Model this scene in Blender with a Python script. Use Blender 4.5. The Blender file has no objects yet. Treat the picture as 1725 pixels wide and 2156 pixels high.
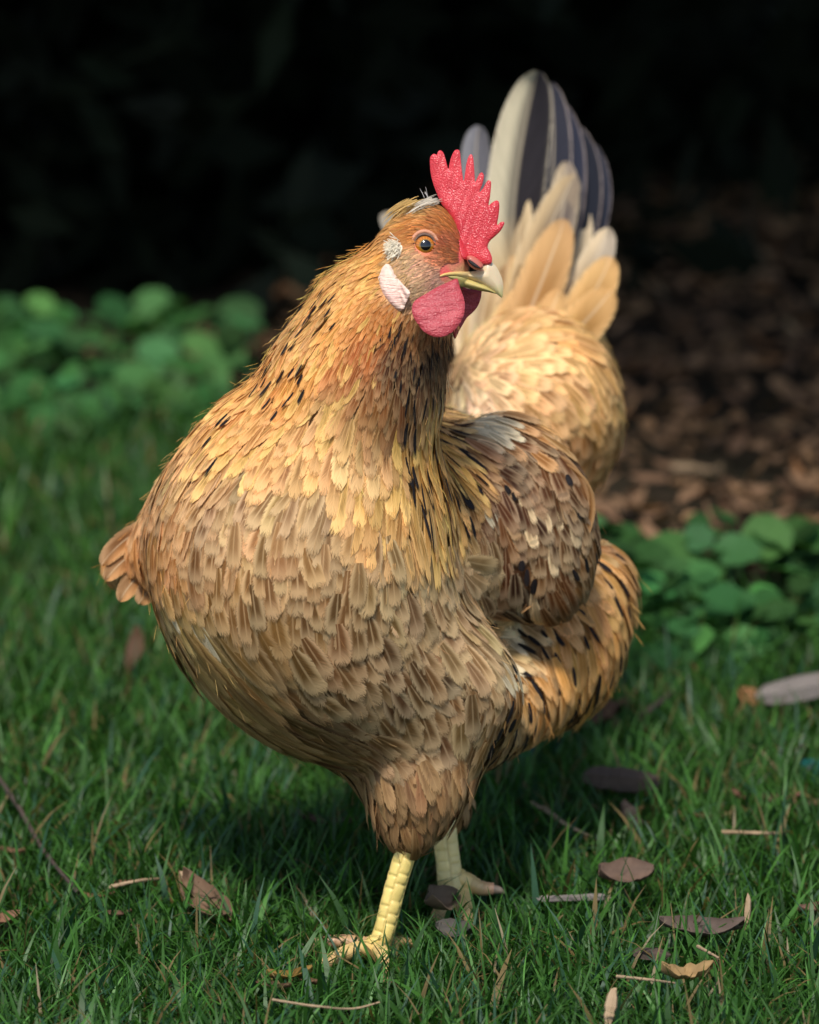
import bpy, math, random
import numpy as np
from mathutils import Vector, Matrix
from mathutils.geometry import delaunay_2d_cdt

random.seed(7)
rng = np.random.default_rng(7)
scn = bpy.context.scene

# ------------------------------------------------------------------ camera
PITCH = math.radians(12.0)
CAM = np.array([0.0, -2.37, 0.742])
RIGHT = np.array([1.0, 0.0, 0.0])
FWD = np.array([0.0, math.cos(PITCH), -math.sin(PITCH)])
UP = np.array([0.0, math.sin(PITCH), math.cos(PITCH)])
S = 1e-4                      # tangent of the view angle per drawing unit
cd = bpy.data.cameras.new("camera")
cam = bpy.data.objects.new("camera", cd)
scn.collection.objects.link(cam)
cam.location = CAM
cam.rotation_euler = (math.pi / 2 - PITCH, 0, 0)
cd.sensor_fit = 'VERTICAL'
cd.sensor_height = 36.0
cd.lens = 36.0 / 0.2156
cd.clip_start = 0.05
cd.clip_end = 200
cd.dof.use_dof = True
cd.dof.focus_distance = 2.405
cd.dof.aperture_fstop = 7.5
cd.dof.aperture_blades = 9
scn.camera = cam

# ------------------------------------------------------------------ light
SUN_DIR = Vector((-0.10, -0.52, 0.83)).normalized()      # towards the sun
w = bpy.data.worlds.new("World")
scn.world = w
w.use_nodes = True
wn = w.node_tree
bg = wn.nodes["Background"]
sky = wn.nodes.new("ShaderNodeTexSky")
sky.sky_type = 'NISHITA'
sky.sun_disc = False
sky.sun_elevation = math.asin(SUN_DIR.z)
sky.sun_rotation = math.atan2(SUN_DIR.x, SUN_DIR.y)
bg.inputs[1].default_value = 0.15
wn.links.new(sky.outputs[0], bg.inputs[0])
sl = bpy.data.lights.new("sun", 'SUN')
sl.energy = 3.3
sl.angle = math.radians(9)
sl.color = (1.0, 0.96, 0.89)
so = bpy.data.objects.new("sun", sl)
scn.collection.objects.link(so)
so.rotation_euler = SUN_DIR.to_track_quat('Z', 'Y').to_euler()
so.location = (-3, -2, 5)
scn.view_settings.view_transform = 'Standard'
scn.view_settings.look = 'None'
scn.view_settings.exposure = 0.22
scn.view_settings.gamma = 1.0
scn.cycles.use_denoising = True
scn.cycles.transparent_max_bounces = 24
scn.cycles.max_bounces = 6
scn.cycles.diffuse_bounces = 3

# ------------------------------------------------------------------ helpers
def s2l(c):
    c = np.asarray(c, float) / 255.0
    return np.where(c <= 0.04045, c / 12.92, ((c + 0.055) / 1.055) ** 2.4)

def Pc(px, py, d):            # a point in the frame of the lens, metres
    px, py, d = np.broadcast_arrays(np.asarray(px, float), np.asarray(py, float), np.asarray(d, float))
    return np.stack([(px - 862.5) * S * d, (1078 - py) * S * d, d], -1)

def c2w(q):
    q = np.asarray(q, float)
    return CAM + q[..., 0:1] * RIGHT + q[..., 1:2] * UP + q[..., 2:3] * FWD

def w2c(p):
    r = np.asarray(p, float) - CAM
    return np.stack([r @ RIGHT, r @ UP, r @ FWD], -1)

def pxy(q):
    return 862.5 + q[..., 0] / (q[..., 2] * S), 1078 - q[..., 1] / (q[..., 2] * S)

def Gd(px, py, z=0.0):        # the point at height z seen there
    r = FWD + (px - 862.5) * S * RIGHT + (1078 - py) * S * UP
    t = (z - CAM[2]) / r[2]
    return CAM + r * t

def norm(v):
    return v / np.maximum(np.linalg.norm(v, axis=-1, keepdims=True), 1e-12)

def make_mesh(name, V, F, mats, cols=None, uv=None, smooth=True, fmat=None):
    V = np.asarray(V, np.float32)
    me = bpy.data.meshes.new(name)
    if isinstance(F, np.ndarray):
        nf, k = F.shape
        me.vertices.add(len(V)); me.vertices.foreach_set("co", V.ravel())
        me.loops.add(nf * k); me.loops.foreach_set("vertex_index", F.astype(np.int32).ravel())
        me.polygons.add(nf)
        me.polygons.foreach_set("loop_start", np.arange(0, nf * k, k, dtype=np.int32))
        me.polygons.foreach_set("loop_total", np.full(nf, k, np.int32))
    else:
        me.from_pydata([tuple(v) for v in V.tolist()], [], [tuple(f) for f in F])
    for m in (mats if isinstance(mats, (list, tuple)) else [mats]):
        me.materials.append(m)
    me.update(calc_edges=True)
    if fmat is not None:
        me.polygons.foreach_set("material_index", np.asarray(fmat, np.int32))
    if smooth:
        me.polygons.foreach_set("use_smooth", np.ones(len(me.polygons), bool))
    for an, arr in (cols or {}).items():
        a = me.color_attributes.new(an, 'FLOAT_COLOR', 'POINT')
        arr = np.asarray(arr, np.float32)
        if arr.shape[1] == 3:
            arr = np.concatenate([arr, np.ones((len(arr), 1), np.float32)], 1)
        a.data.foreach_set("color", arr.ravel())
    if uv is not None:
        l = me.uv_layers.new(name="fuv")
        li = np.empty(len(me.loops), np.int32); me.loops.foreach_get("vertex_index", li)
        l.data.foreach_set("uv", np.asarray(uv, np.float32)[li].ravel())
    me.validate()
    return me

def link(name, me, parent=None, loc=(0, 0, 0), rot=(0, 0, 0)):
    o = bpy.data.objects.new(name, me)
    scn.collection.objects.link(o)
    o.location = loc; o.rotation_euler = rot
    if parent is not None:
        o.parent = parent
    return o

def tag(o, label=None, cat=None, group=None, kind=None):
    if label: o["label"] = label
    if cat: o["category"] = cat
    if group: o["group"] = group
    if kind: o["kind"] = kind
    return o

# ---- node helper
class NT:
    def __init__(s, name):
        s.m = bpy.data.materials.new(name); s.m.use_nodes = True
        s.t = s.m.node_tree; s.b = s.t.nodes["Principled BSDF"]; s.o = s.t.nodes["Material Output"]
    def n(s, typ, **kw):
        nd = s.t.nodes.new(typ)
        for k, v in kw.items(): setattr(nd, k, v)
        return nd
    def l(s, a, b): s.t.links.new(a, b)
    def setin(s, inp, v):
        if isinstance(v, bpy.types.NodeSocket): s.l(v, inp)
        elif isinstance(v, (tuple, list)) and len(v) == 3 and inp.type == 'RGBA': inp.default_value = (*v, 1)
        else: inp.default_value = v
    def math(s, op, a, b=0.0, c=0.0, clamp=False):
        nd = s.n("ShaderNodeMath", operation=op, use_clamp=clamp)
        s.setin(nd.inputs[0], a); s.setin(nd.inputs[1], b); s.setin(nd.inputs[2], c)
        return nd.outputs[0]
    def mr(s, v, a, b, c, d, smooth=False):
        nd = s.n("ShaderNodeMapRange", interpolation_type='SMOOTHSTEP' if smooth else 'LINEAR')
        s.setin(nd.inputs[0], v)
        for i, x in enumerate((a, b, c, d)): s.setin(nd.inputs[i + 1], x)
        return nd.outputs[0]
    def mix(s, f, a, b, mode='MIX'):
        nd = s.n("ShaderNodeMix", data_type='RGBA', blend_type=mode)
        s.setin(nd.inputs[0], f); s.setin(nd.inputs[6], a); s.setin(nd.inputs[7], b)
        return nd.outputs[2]
    def attr(s, name): return s.n("ShaderNodeAttribute", attribute_name=name)
    def noise(s, vec, scale, detail=2.0, rough=0.5, dist=0.0):
        nd = s.n("ShaderNodeTexNoise")
        if vec is not None: s.l(vec, nd.inputs["Vector"])
        nd.inputs["Scale"].default_value = scale; nd.inputs["Detail"].default_value = detail
        nd.inputs["Roughness"].default_value = rough; nd.inputs["Distortion"].default_value = dist
        return nd.outputs[0]
    def comb(s, x, y, z):
        nd = s.n("ShaderNodeCombineXYZ")
        for i, v in enumerate((x, y, z)): s.setin(nd.inputs[i], v)
        return nd.outputs[0]
    def bump(s, h, strength=0.5, dist=0.001):
        nd = s.n("ShaderNodeBump")
        nd.inputs["Strength"].default_value = strength; nd.inputs["Distance"].default_value = dist
        s.l(h, nd.inputs["Height"]); return nd.outputs[0]
    def obj(s):
        return s.n("ShaderNodeTexCoord").outputs["Object"]

# ------------------------------------------------------------------ materials
def mat_feather(name, barbs=64.0, alpha=True, pale=(0.78, 0.60, 0.36), fringe=1.0, barbmix=0.5, rough=0.6, spec=0.22, trans=0.2):
    t = NT(name)
    uvn = t.n("ShaderNodeUVMap", uv_map="fuv")
    sp = t.n("ShaderNodeSeparateXYZ"); t.l(uvn.outputs[0], sp.inputs[0])
    u, v = sp.outputs[0], sp.outputs[1]
    us = t.math('MULTIPLY_ADD', u, 2.0, -1.0)
    uu = t.math('ABSOLUTE', us)
    prm = t.attr("prm"); ps = t.n("ShaderNodeSeparateColor"); t.l(prm.outputs["Color"], ps.inputs[0])
    spot, lace, rnd = ps.outputs[0], ps.outputs[1], ps.outputs[2]
    spw = prm.outputs["Alpha"]
    col = t.attr("col").outputs["Color"]
    bc = t.math('SUBTRACT', v, t.math('MULTIPLY', uu, 0.28))
    sgn = t.math('SIGN', us)
    seed = t.math('MULTIPLY_ADD', rnd, 93.0, t.math('MULTIPLY', sgn, 7.3))
    vec = t.comb(t.math('MULTIPLY', bc, barbs), t.math('MULTIPLY', uu, 1.6), seed)
    n1 = t.noise(vec, 1.0, 2.0, 0.7)
    # clumps of barbs that part from each other
    vec2 = t.comb(t.math('MULTIPLY', bc, barbs * 0.32), t.math('MULTIPLY', uu, 0.8), seed)
    n2 = t.noise(vec2, 1.0, 1.0, 0.5)
    f = t.math('MULTIPLY_ADD', n1, 1.5 * barbmix, 1.0 - 0.75 * barbmix)
    c = t.mix(1.0, col, t.comb(f, f, f), 'MULTIPLY')
    e = t.math('MAXIMUM', uu, t.math('MULTIPLY_ADD', v, 1.3, -0.32))
    er = t.mr(e, 0.30, 0.82, 0.0, 1.0, True)
    dk = t.math('MULTIPLY', t.math('SUBTRACT', 1.0, er), t.math('MULTIPLY', lace, 0.60))
    c = t.mix(dk, c, t.mix(1.0, c, (0.50, 0.42, 0.36), 'MULTIPLY'))
    palec = t.mix(0.62, pale, t.mix(1.0, col, (1.7, 1.7, 1.7), 'MULTIPLY'))
    c = t.mix(t.math('MULTIPLY', er, lace, clamp=True), c, palec)
    sh = t.mr(uu, 0.03, 0.11, 0.55, 0.0)
    c = t.mix(t.math('MULTIPLY', sh, lace, clamp=True), c, palec)
    dv = t.math('POWER', t.math('DIVIDE', t.math('SUBTRACT', v, 0.76), t.mr(spw, 0.3, 0.9, 0.17, 0.055)), 2.0)
    du = t.math('POWER', t.math('DIVIDE', uu, spw), 2.0)
    ds = t.math('SQRT', t.math('ADD', dv, du))
    ds = t.math('MULTIPLY_ADD', n1, 1.5, t.math('SUBTRACT', t.math('MULTIPLY_ADD', n2, 0.8, ds), 1.15))
    c = t.mix(t.math('MULTIPLY', t.mr(ds, 0.75, 1.1, 1.0, 0.0, True), spot), c, (0.012, 0.011, 0.014))
    t.setin(t.b.inputs["Base Color"], c)
    t.b.inputs["Roughness"].default_value = rough
    t.b.inputs["Specular IOR Level"].default_value = spec
    t.l(t.bump(t.math('ADD', n1, t.math('MULTIPLY', n2, 0.6)), 0.55, 0.0006), t.b.inputs["Normal"])
    tr = t.n("ShaderNodeBsdfTranslucent"); t.l(c, tr.inputs[0])
    mx = t.n("ShaderNodeMixShader"); mx.inputs[0].default_value = trans
    t.l(t.b.outputs[0], mx.inputs[1]); t.l(tr.outputs[0], mx.inputs[2])
    out = mx.outputs[0]
    if alpha:
        e2 = t.math('MAXIMUM', uu, t.math('MULTIPLY_ADD', v, 1.5, -0.5))
        thr = t.mr(e2, 0.52 if fringe > .2 else .8, 1.0, 0.14, 0.30 + 0.32 * fringe)
        q = t.math('SUBTRACT', t.math('MULTIPLY_ADD', n1, 0.75, t.math('MULTIPLY', n2, 0.25)), thr)
        a = t.mr(q, -0.07, 0.08, 0.0, 1.0)
        tp = t.n("ShaderNodeBsdfTransparent")
        m2 = t.n("ShaderNodeMixShader"); t.l(a, m2.inputs[0])
        t.l(tp.outputs[0], m2.inputs[1]); t.l(out, m2.inputs[2]); out = m2.outputs[0]
    t.l(out, t.o.inputs[0])
    return t.m

M_FEATHER = mat_feather("body feather")
M_HACKLE = mat_feather("hackle feather", barbs=26.0, pale=(0.86, 0.60, 0.30), fringe=0.8, barbmix=0.8)
M_COVERT = mat_feather("covert feather", barbs=150.0, fringe=.55, barbmix=.6)
M_TAIL = mat_feather("tail feather", barbs=150.0, pale=(0.75, 0.62, 0.42), fringe=0.38, barbmix=0.8, rough=0.8, spec=0.06, trans=0.1)

def mat_flesh(name, col, col2, bscale, bstr, sss=0.15, rough=0.38, vor=True, wrinkle=None):
    t = NT(name)
    o = t.obj()
    n = t.noise(o, 45.0, 3.0, 0.6)
    c = t.mix(t.mr(n, 0.35, 0.65, 0, 1), col, col2)
    vr = t.n("ShaderNodeTexVoronoi"); t.l(o, vr.inputs["Vector"]); vr.inputs["Scale"].default_value = bscale
    if wrinkle:
        mp = t.n("ShaderNodeMapping"); t.l(o, mp.inputs[0]); mp.inputs["Rotation"].default_value = wrinkle[0]
        mp.inputs["Scale"].default_value = wrinkle[1]
        wv = t.noise(mp.outputs[0], 1.0, 3.0, 0.6, 0.6)
        h = t.math('MULTIPLY_ADD', wv, 1.6, t.math('MULTIPLY', vr.outputs[0], 0.35))
    else:
        h = vr.outputs[0]
    c = t.mix(t.mr(h, 0.0, 0.9, 0.0, 0.16), c, tuple(x * 0.35 + 0.12 for x in col), 'MIX')
    t.setin(t.b.inputs["Base Color"], c)
    t.b.inputs["Roughness"].default_value = rough
    t.b.inputs["Subsurface Weight"].default_value = sss
    t.b.inputs["Subsurface Radius"].default_value = (1.0, 0.25, 0.2)
    t.b.inputs["Subsurface Scale"].default_value = 0.003
    t.l(t.bump(h, bstr, 0.0008), t.b.inputs["Normal"])
    return t.m

M_COMB = mat_flesh("comb flesh", (0.56, 0.014, 0.024), (0.78, 0.055, 0.065), 1300, 0.42, rough=0.3)
M_WATTLE = mat_flesh("wattle flesh", (0.40, 0.016, 0.028), (0.54, 0.06, 0.07), 1100, 0.9, rough=0.45,
                     wrinkle=((0.0, 0.45, 0.0), (110.0, 110.0, 480.0)))
M_LOBE = mat_flesh("earlobe skin", (0.88, 0.72, 0.54), (0.84, 0.50, 0.40), 500, 1.1, rough=0.45,
                   wrinkle=((0.0, -0.95, 0.0), (60.0, 60.0, 520.0)))

def mat_attr(name, rough=0.5, nscale=400.0, amt=0.3, bstr=0.4, bdist=0.0006, sss=0.0, spec=0.4, coat=0.0):
    t = NT(name)
    o = t.obj()
    col = t.attr("col").outputs["Color"]
    n = t.noise(o, nscale, 4.0, 0.6)
    f = t.math('MULTIPLY_ADD', n, 2 * amt, 1.0 - amt)
    c = t.mix(1.0, col, t.comb(f, f, f), 'MULTIPLY')
    t.setin(t.b.inputs["Base Color"], c)
    t.b.inputs["Roughness"].default_value = rough
    t.b.inputs["Specular IOR Level"].default_value = spec
    if coat:
        t.b.inputs["Coat Weight"].default_value = coat; t.b.inputs["Coat Roughness"].default_value = 0.03
    if sss:
        t.b.inputs["Subsurface Weight"].default_value = sss; t.b.inputs["Subsurface Scale"].default_value = 0.002
    t.l(t.bump(n, bstr, bdist), t.b.inputs["Normal"])
    return t.m

M_SKIN = mat_attr("down and face skin", 0.65, 900, 0.25, 0.7, 0.0008)
M_LEG = mat_attr("leg scales", 0.42, 500, 0.12, 0.25, 0.0004, sss=0.05)
M_BEAK = mat_attr("beak horn", 0.32, 260, 0.10, 0.12, 0.0004, sss=0.12)
M_EYE = mat_attr("eye", 0.12, 2500, 0.22, 0.0, 0.0001, coat=1.0)
M_CLAW = mat_attr("claw", 0.35, 300, 0.2, 0.2, 0.0003)

# ------------------------------------------------------------------ signed distance of the hen
def prim(px, py, d, rx, ry, rz, ang=0.0):
    s = d * S
    a = math.radians(ang)
    R = np.array([[math.cos(a), math.sin(a), 0], [-math.sin(a), math.cos(a), 0], [0, 0, 1]])
    return ('e', Pc(px, py, d), np.array([rx, ry, rz]) * s, R)

def cone(px0, py0, d0, r0, px1, py1, d1, r1):
    return ('c', Pc(px0, py0, d0), Pc(px1, py1, d1), r0 * d0 * S, r1 * d1 * S)

def sd(pr, q):
    if pr[0] == 'e':
        p = (q - pr[1]) @ pr[3].T
        k0 = np.sqrt(((p / pr[2]) ** 2).sum(-1)); k1 = np.sqrt(((p / pr[2] ** 2) ** 2).sum(-1))
        return k0 * (k0 - 1) / np.maximum(k1, 1e-9)
    a, b, ra, rb = pr[1:]
    ba = b - a; h = np.clip(((q - a) @ ba) / (ba @ ba), 0, 1)
    return np.sqrt(((q - a - h[..., None] * ba) ** 2).sum(-1)) - (ra + (rb - ra) * h)

def smin(a, b, k):
    h = np.clip(0.5 + 0.5 * (b - a) / k, 0, 1)
    return b * (1 - h) + a * h - k * h * (1 - h)

BODY = [  # (zone, primitive, blend)
    ('breast', prim(635, 1165, 2.47, 322, 345, 340, 0), 0.02),
    ('belly', prim(735, 1385, 2.49, 300, 225, 300, -22), 0.03),
    ('core', prim(880, 1130, 2.58, 270, 270, 420, 0), 0.02),
    ('core', cone(930, 1130, 2.62, 190, 1090, 980, 2.76, 130), 0.012),
    ('core', cone(1130, 1190, 2.67, 80, 1110, 1010, 2.75, 110), 0.012),
    ('neck', cone(690, 965, 2.46, 222, 752, 805, 2.44, 166), 0.025),
    ('neck', cone(752, 805, 2.44, 164, 803, 675, 2.43, 122), 0.02),
    ('neck', cone(803, 675, 2.43, 122, 866, 588, 2.42, 92), 0.02),
    ('head', prim(893, 535, 2.42, 86, 104, 66, 0), 0.012),
    ('head', prim(948, 566, 2.418, 40, 40, 30, 0), 0.010),
    ('saddle', prim(1120, 870, 2.74, 186, 215, 260, 0), 0.012),
    ('saddle', prim(1135, 760, 2.82, 145, 118, 130, 0), 0.02),
    ('flank', prim(1168, 1330, 2.62, 138, 212, 200, -34), 0.03),
    ('leg', cone(925, 1480, 2.48, 170, 885, 1660, 2.465, 82), 0.02),
    ('leg', cone(885, 1660, 2.465, 84, 866, 1748, 2.46, 40), 0.01),
    ('leg', cone(830, 1560, 2.50, 118, 858, 1705, 2.475, 58), 0.015),
    ('leg', cone(850, 1560, 2.56, 110, 940, 1700, 2.545, 42), 0.01),
    ('flank', cone(1150, 1390, 2.60, 135, 1000, 1540, 2.52, 78), 0.02),
    ('farwing', cone(430, 1140, 2.52, 140, 264, 1200, 2.55, 40), 0.03),
    ('nearwing', prim(1100, 1088, 2.53, 146, 226, 112, 20), 0.012),
]
def SDF(q):
    r = None
    for z, p, k in BODY:
        v = sd(p, q)
        r = v if r is None else smin(r, v, k)
    return r
def grad(q, e=4e-4):
    g = np.empty_like(q)
    for i in range(3):
        dq = np.zeros(3); dq[i] = e
        g[..., i] = SDF(q + dq) - SDF(q - dq)
    return norm(g)
ZN = [b[0] for b in BODY]
def zone_idx(q):
    return np.argmin(np.stack([sd(p, q) for _, p, _ in BODY], 0), 0)
def project(q, it=3):
    for _ in range(it):
        q = q - SDF(q)[..., None] * grad(q)
    return q
def hit(px, py, d0=2.25, d1=2.9):
    d = d0
    q = Pc(px, py, d)
    while d < d1:
        s = float(SDF(q[None])[0])
        if s < 2e-4: break
        d += max(s * 0.7, 2e-4); q = Pc(px, py, d)
    return q, grad(q[None])[0]

def surface_nets(lo, hi, h):
    n = np.ceil((hi - lo) / h).astype(int) + 1
    ax = [lo[i] + h * np.arange(n[i]) for i in range(3)]
    F = np.empty(n, np.float32)
    for i in range(0, n[0], 12):
        g = np.stack(np.meshgrid(ax[0][i:i + 12], ax[1], ax[2], indexing='ij'), -1)
        F[i:i + 12] = SDF(g)
    ins = F < 0
    c = np.zeros(n - 1, int)
    for dx in (0, 1):
        for dy in (0, 1):
            for dz in (0, 1):
                c += ins[dx:n[0] - 1 + dx, dy:n[1] - 1 + dy, dz:n[2] - 1 + dz]
    act = (c > 0) & (c < 8)
    idx = -np.ones(act.shape, int)
    cells = np.argwhere(act)
    idx[act] = np.arange(len(cells))
    V = project(lo + (cells + 0.5) * h, 3)
    quads = []
    for a in range(3):
        b, cx = (a + 1) % 3, (a + 2) % 3
        sl0 = [slice(1, -1)] * 3; sl1 = [slice(1, -1)] * 3
        sl0[a] = slice(0, -1); sl1[a] = slice(1, None)
        A, B = ins[tuple(sl0)], ins[tuple(sl1)]
        for flip, m in ((False, A & ~B), (True, ~A & B)):
            e = np.argwhere(m)
            off = np.ones(3, int); off[a] = 0
            e = e + off
            def cell(db, dc):
                k = e.copy(); k[:, b] -= db; k[:, cx] -= dc
                return idx[k[:, 0], k[:, 1], k[:, 2]]
            q = np.stack([cell(1, 1), cell(0, 1), cell(0, 0), cell(1, 0)], 1)
            if flip: q = q[:, ::-1]
            quads.append(q)
    Q = np.concatenate(quads)
    Q = Q[(Q >= 0).all(1)]
    return V, Q

# ---- fields over the hen: control points (drawing units)
def idw(ctrl, px, py, r=25.0, pw=2.0):
    C = np.array([[c[0], c[1]] for c in ctrl], float)
    Vv = np.array([c[2] for c in ctrl], float)
    d2 = (px[:, None] - C[:, 0]) ** 2 + (py[:, None] - C[:, 1]) ** 2
    wt = 1.0 / (d2 + r * r) ** pw
    return (wt @ Vv) / wt.sum(1, keepdims=True)

DIRS = [(900, 430, (-1, .0, .1)), (950, 480, (-.9, -.5, .0)), (850, 480, (-1, .35, .1)), (960, 560, (-1, .1, 0)),
        (880, 600, (-.9, .5, 0)), (840, 560, (-.8, .6, 0)), (770, 580, (-.8, .65, 0)), (700, 640, (-.75, .75, 0)), (820, 700, (-.35, .9, 0)),
        (900, 690, (-.25, 1, 0)), (930, 760, (.05, 1, 0)), (700, 800, (-.5, .9, 0)), (560, 800, (-.7, .8, 0)),
        (850, 850, (-.15, 1, 0)), (920, 880, (.1, 1, .1)), (980, 960, (.5, .85, .1)), (1010, 900, (.8, .7, .2)), (930, 1080, (.15, 1, 0)), (800, 1050, (-.25, 1, 0)),
        (600, 1000, (-.4, .95, 0)), (400, 950, (-.6, .8, 0)), (330, 1080, (-.5, .85, 0)), (270, 1180, (-.55, .8, 0)),
        (500, 1200, (-.1, 1, 0)), (350, 1280, (.15, 1, 0)), (430, 1430, (.6, .8, 0)), (560, 1540, (.8, .65, 0)),
        (700, 1250, (.05, 1, 0)), (700, 1450, (.5, .85, 0)), (880, 1200, (.3, .95, 0)), (990, 1190, (1, .25, .1)), (1000, 1300, (.85, .5, .1)),
        (900, 1400, (.7, .7, 0)), (1050, 1400, (.6, .75, .2)), (900, 1560, (.4, .9, 0)), (870, 1700, (.05, 1, 0)),
        (780, 1600, (.6, .8, 0)), (1020, 1550, (-.2, 1, 0)),
        (1050, 950, (.75, .7, .4)), (1100, 1060, (.3, .95, .3)), (1200, 1080, (.05, 1, .5)), (1120, 1230, (.0, 1, .3)), (1050, 1150, (.1, 1, .1)),
        (980, 800, (.8, .3, .2)), (1100, 760, (.8, .25, .2)), (1200, 850, (.6, .7, .2)), (1280, 800, (.3, .95, .3)),
        (1250, 980, (-.1, 1, .5)), (1100, 670, (.6, -.3, .3)), (1230, 660, (.5, -.4, .3)), (1000, 670, (.5, -.4, .3)), (960, 730, (.8, .0, .2)),
        (1200, 1250, (.5, .8, .4)), (1300, 1270, (.2, .95, .4)), (1200, 1400, (-.1, 1, .3)), (1100, 1520, (-.4, .9, .2))]
SIZES = [  # L, half width (mm), lace, spacing factor
    (900, 450, (9, .75, .4, 1)), (840, 470, (10, .9, .4, 1)), (960, 470, (7, .6, .3, 1)), (930, 590, (3.6, .5, .2, .9)), (870, 600, (5.5, .7, .2, .85)), (890, 520, (4, .55, .2, 1)),
    (770, 570, (14, 1.3, .7, 1)), (690, 680, (15, 1.5, .8, 1)), (850, 700, (12, 1.1, .5, 1)), (920, 730, (12, 1.0, .4, 1)), (930, 830, (20, 1.5, .8, 1)), (800, 760, (13, 1.7, .7, 1)),
    (620, 800, (19, 2.3, .8, 1)), (760, 880, (25, 3.4, .7, 1)), (860, 900, (28, 2.8, .6, 1)), (960, 980, (36, 2.4, .8, 1)), (900, 1080, (34, 2.8, .8, 1)),
    (740, 1010, (32, 5.6, .8, 1)), (450, 950, (22, 3.8, .9, 1)), (500, 1150, (22, 6.2, 1.1, 1)), (330, 1150, (21, 5.4, 1, 1)), (700, 1200, (22, 6.4, 1.1, 1)), (700, 1430, (26, 7.2, 1.0, 1)), (900, 1300, (22, 7.0, 1.2, 1)), (1010, 1200, (26, 7.2, 1.1, 1)),
    (450, 1450, (45, 6.5, .4, 1)), (580, 1560, (50, 5.5, .4, 1)), (900, 1500, (25, 7.0, 1.0, 1)), (870, 1690, (24, 3.2, .3, 1)),
    (1060, 950, (17, 4.2, 1.0, 1)), (1120, 1100, (17, 4.9, 1.0, 1)), (1180, 1200, (18, 5.0, 1.0, 1)), (1000, 1050, (17, 3.8, .9, 1)),
    (1000, 780, (20, 4.6, 1.1, 1)), (1150, 800, (23, 5.6, 1.1, 1)), (1250, 950, (25, 6, .8, 1)), (1150, 660, (30, 6, .6, 1)),
    (1200, 1250, (25, 4.4, .6, 1)), (1300, 1280, (28, 4, .4, 1)), (1180, 1420, (26, 4.4, .6, 1)), (1080, 1360, (26, 5, .9, 1))]
COLS = [(922, 540, (208, 122, 84)), (938, 515, (190, 92, 58)), (900, 430, (190, 140, 80)), (840, 460, (205, 150, 80)), (930, 480, (178, 98, 38)), (860, 480, (176, 104, 42)), (940, 530, (170, 90, 45)),
        (870, 600, (214, 172, 130)), (930, 590, (218, 165, 138)), (850, 560, (214, 170, 124)), (895, 565, (216, 164, 128)), (800, 560, (206, 140, 62)), (740, 620, (222, 160, 82)), (640, 700, (222, 165, 95)), (800, 680, (196, 120, 50)), (760, 760, (170, 92, 34)), (880, 710, (140, 85, 40)),
        (700, 700, (216, 150, 70)), (900, 760, (70, 38, 18)), (880, 790, (78, 42, 20)), (840, 775, (92, 48, 20)), (925, 800, (130, 90, 50)), (850, 850, (116, 74, 38)), (890, 840, (110, 76, 50)), (920, 860, (200, 160, 100)), (900, 930, (205, 150, 70)), (780, 830, (150, 95, 45)),  # throat entries: dark brown, with the head's shadow put into the colour
        (620, 800, (220, 150, 68)), (500, 870, (222, 160, 84)), (700, 870, (205, 160, 100)), (760, 960, (205, 165, 108)), (650, 950, (205, 155, 90)), (950, 980, (216, 165, 78)), (900, 1090, (214, 168, 92)), (830, 1060, (204, 152, 80)), (990, 1030, (190, 140, 70)),
        (400, 1000, (214, 160, 100)), (330, 1080, (210, 145, 85)), (500, 1100, (198, 150, 98)), (650, 1080, (196, 152, 102)), (260, 1170, (206, 130, 62)), (240, 1240, (150, 112, 55)), (330, 1200, (200, 130, 62)), (450, 1200, (188, 132, 74)), (600, 1200, (180, 132, 80)),
        (850, 1200, (184, 144, 96)), (1000, 1200, (196, 158, 108)), (350, 1300, (205, 160, 92)), (430, 1400, (190, 150, 90)), (560, 1400, (160, 118, 66)), (700, 1350, (156, 112, 66)), (950, 1320, (176, 136, 90)), (850, 1450, (130, 95, 57)), (650, 1500, (128, 94, 56)), (550, 1550, (164, 126, 82)), (950, 1500, (142, 104, 64)), (800, 1600, (150, 112, 74)), (900, 1620, (148, 108, 70)), (870, 1720, (122, 86, 52)),  # lower belly entries: darker brown, partly body shade put into the colour
        (1080, 1340, (214, 180, 128)), (1060, 1400, (196, 156, 106)), (1180, 1300, (206, 142, 72)), (1290, 1250, (214, 154, 82)), (1230, 1400, (204, 140, 64)), (1130, 1450, (190, 132, 66)), (1080, 1550, (160, 118, 66)),
        (1040, 910, (226, 190, 140)), (1000, 980, (120, 70, 34)), (1070, 1000, (148, 92, 48)), (1150, 1000, (170, 112, 56)), (1210, 1060, (176, 122, 58)), (1100, 1100, (154, 98, 50)), (1040, 1060, (112, 64, 34)), (1150, 1180, (176, 126, 70)), (1080, 1200, (128, 78, 40)), (1100, 1280, (120, 76, 40)), (1200, 1160, (160, 116, 62)),
        (1000, 740, (242, 196, 136)), (1100, 760, (240, 190, 124)), (1200, 780, (228, 174, 104)), (1290, 800, (214, 160, 88)), (1000, 860, (236, 206, 164)), (1150, 880, (212, 158, 92)), (1250, 960, (184, 124, 62)), (1200, 1000, (148, 96, 50)), (1100, 920, (190, 130, 70)),
        (1100, 660, (228, 176, 108)), (1230, 640, (222, 162, 86)), (1280, 700, (220, 166, 96))]
WHITES = [(945, 832, 26), (1005, 895, 32), (1040, 925, 28), (1060, 975, 20), (1020, 1085, 16), (358, 1280, 16), (430, 1340, 12), (1090, 1330, 40), (1060, 1235, 22), (1065, 1420, 30), (1000, 890, 20)]

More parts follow.
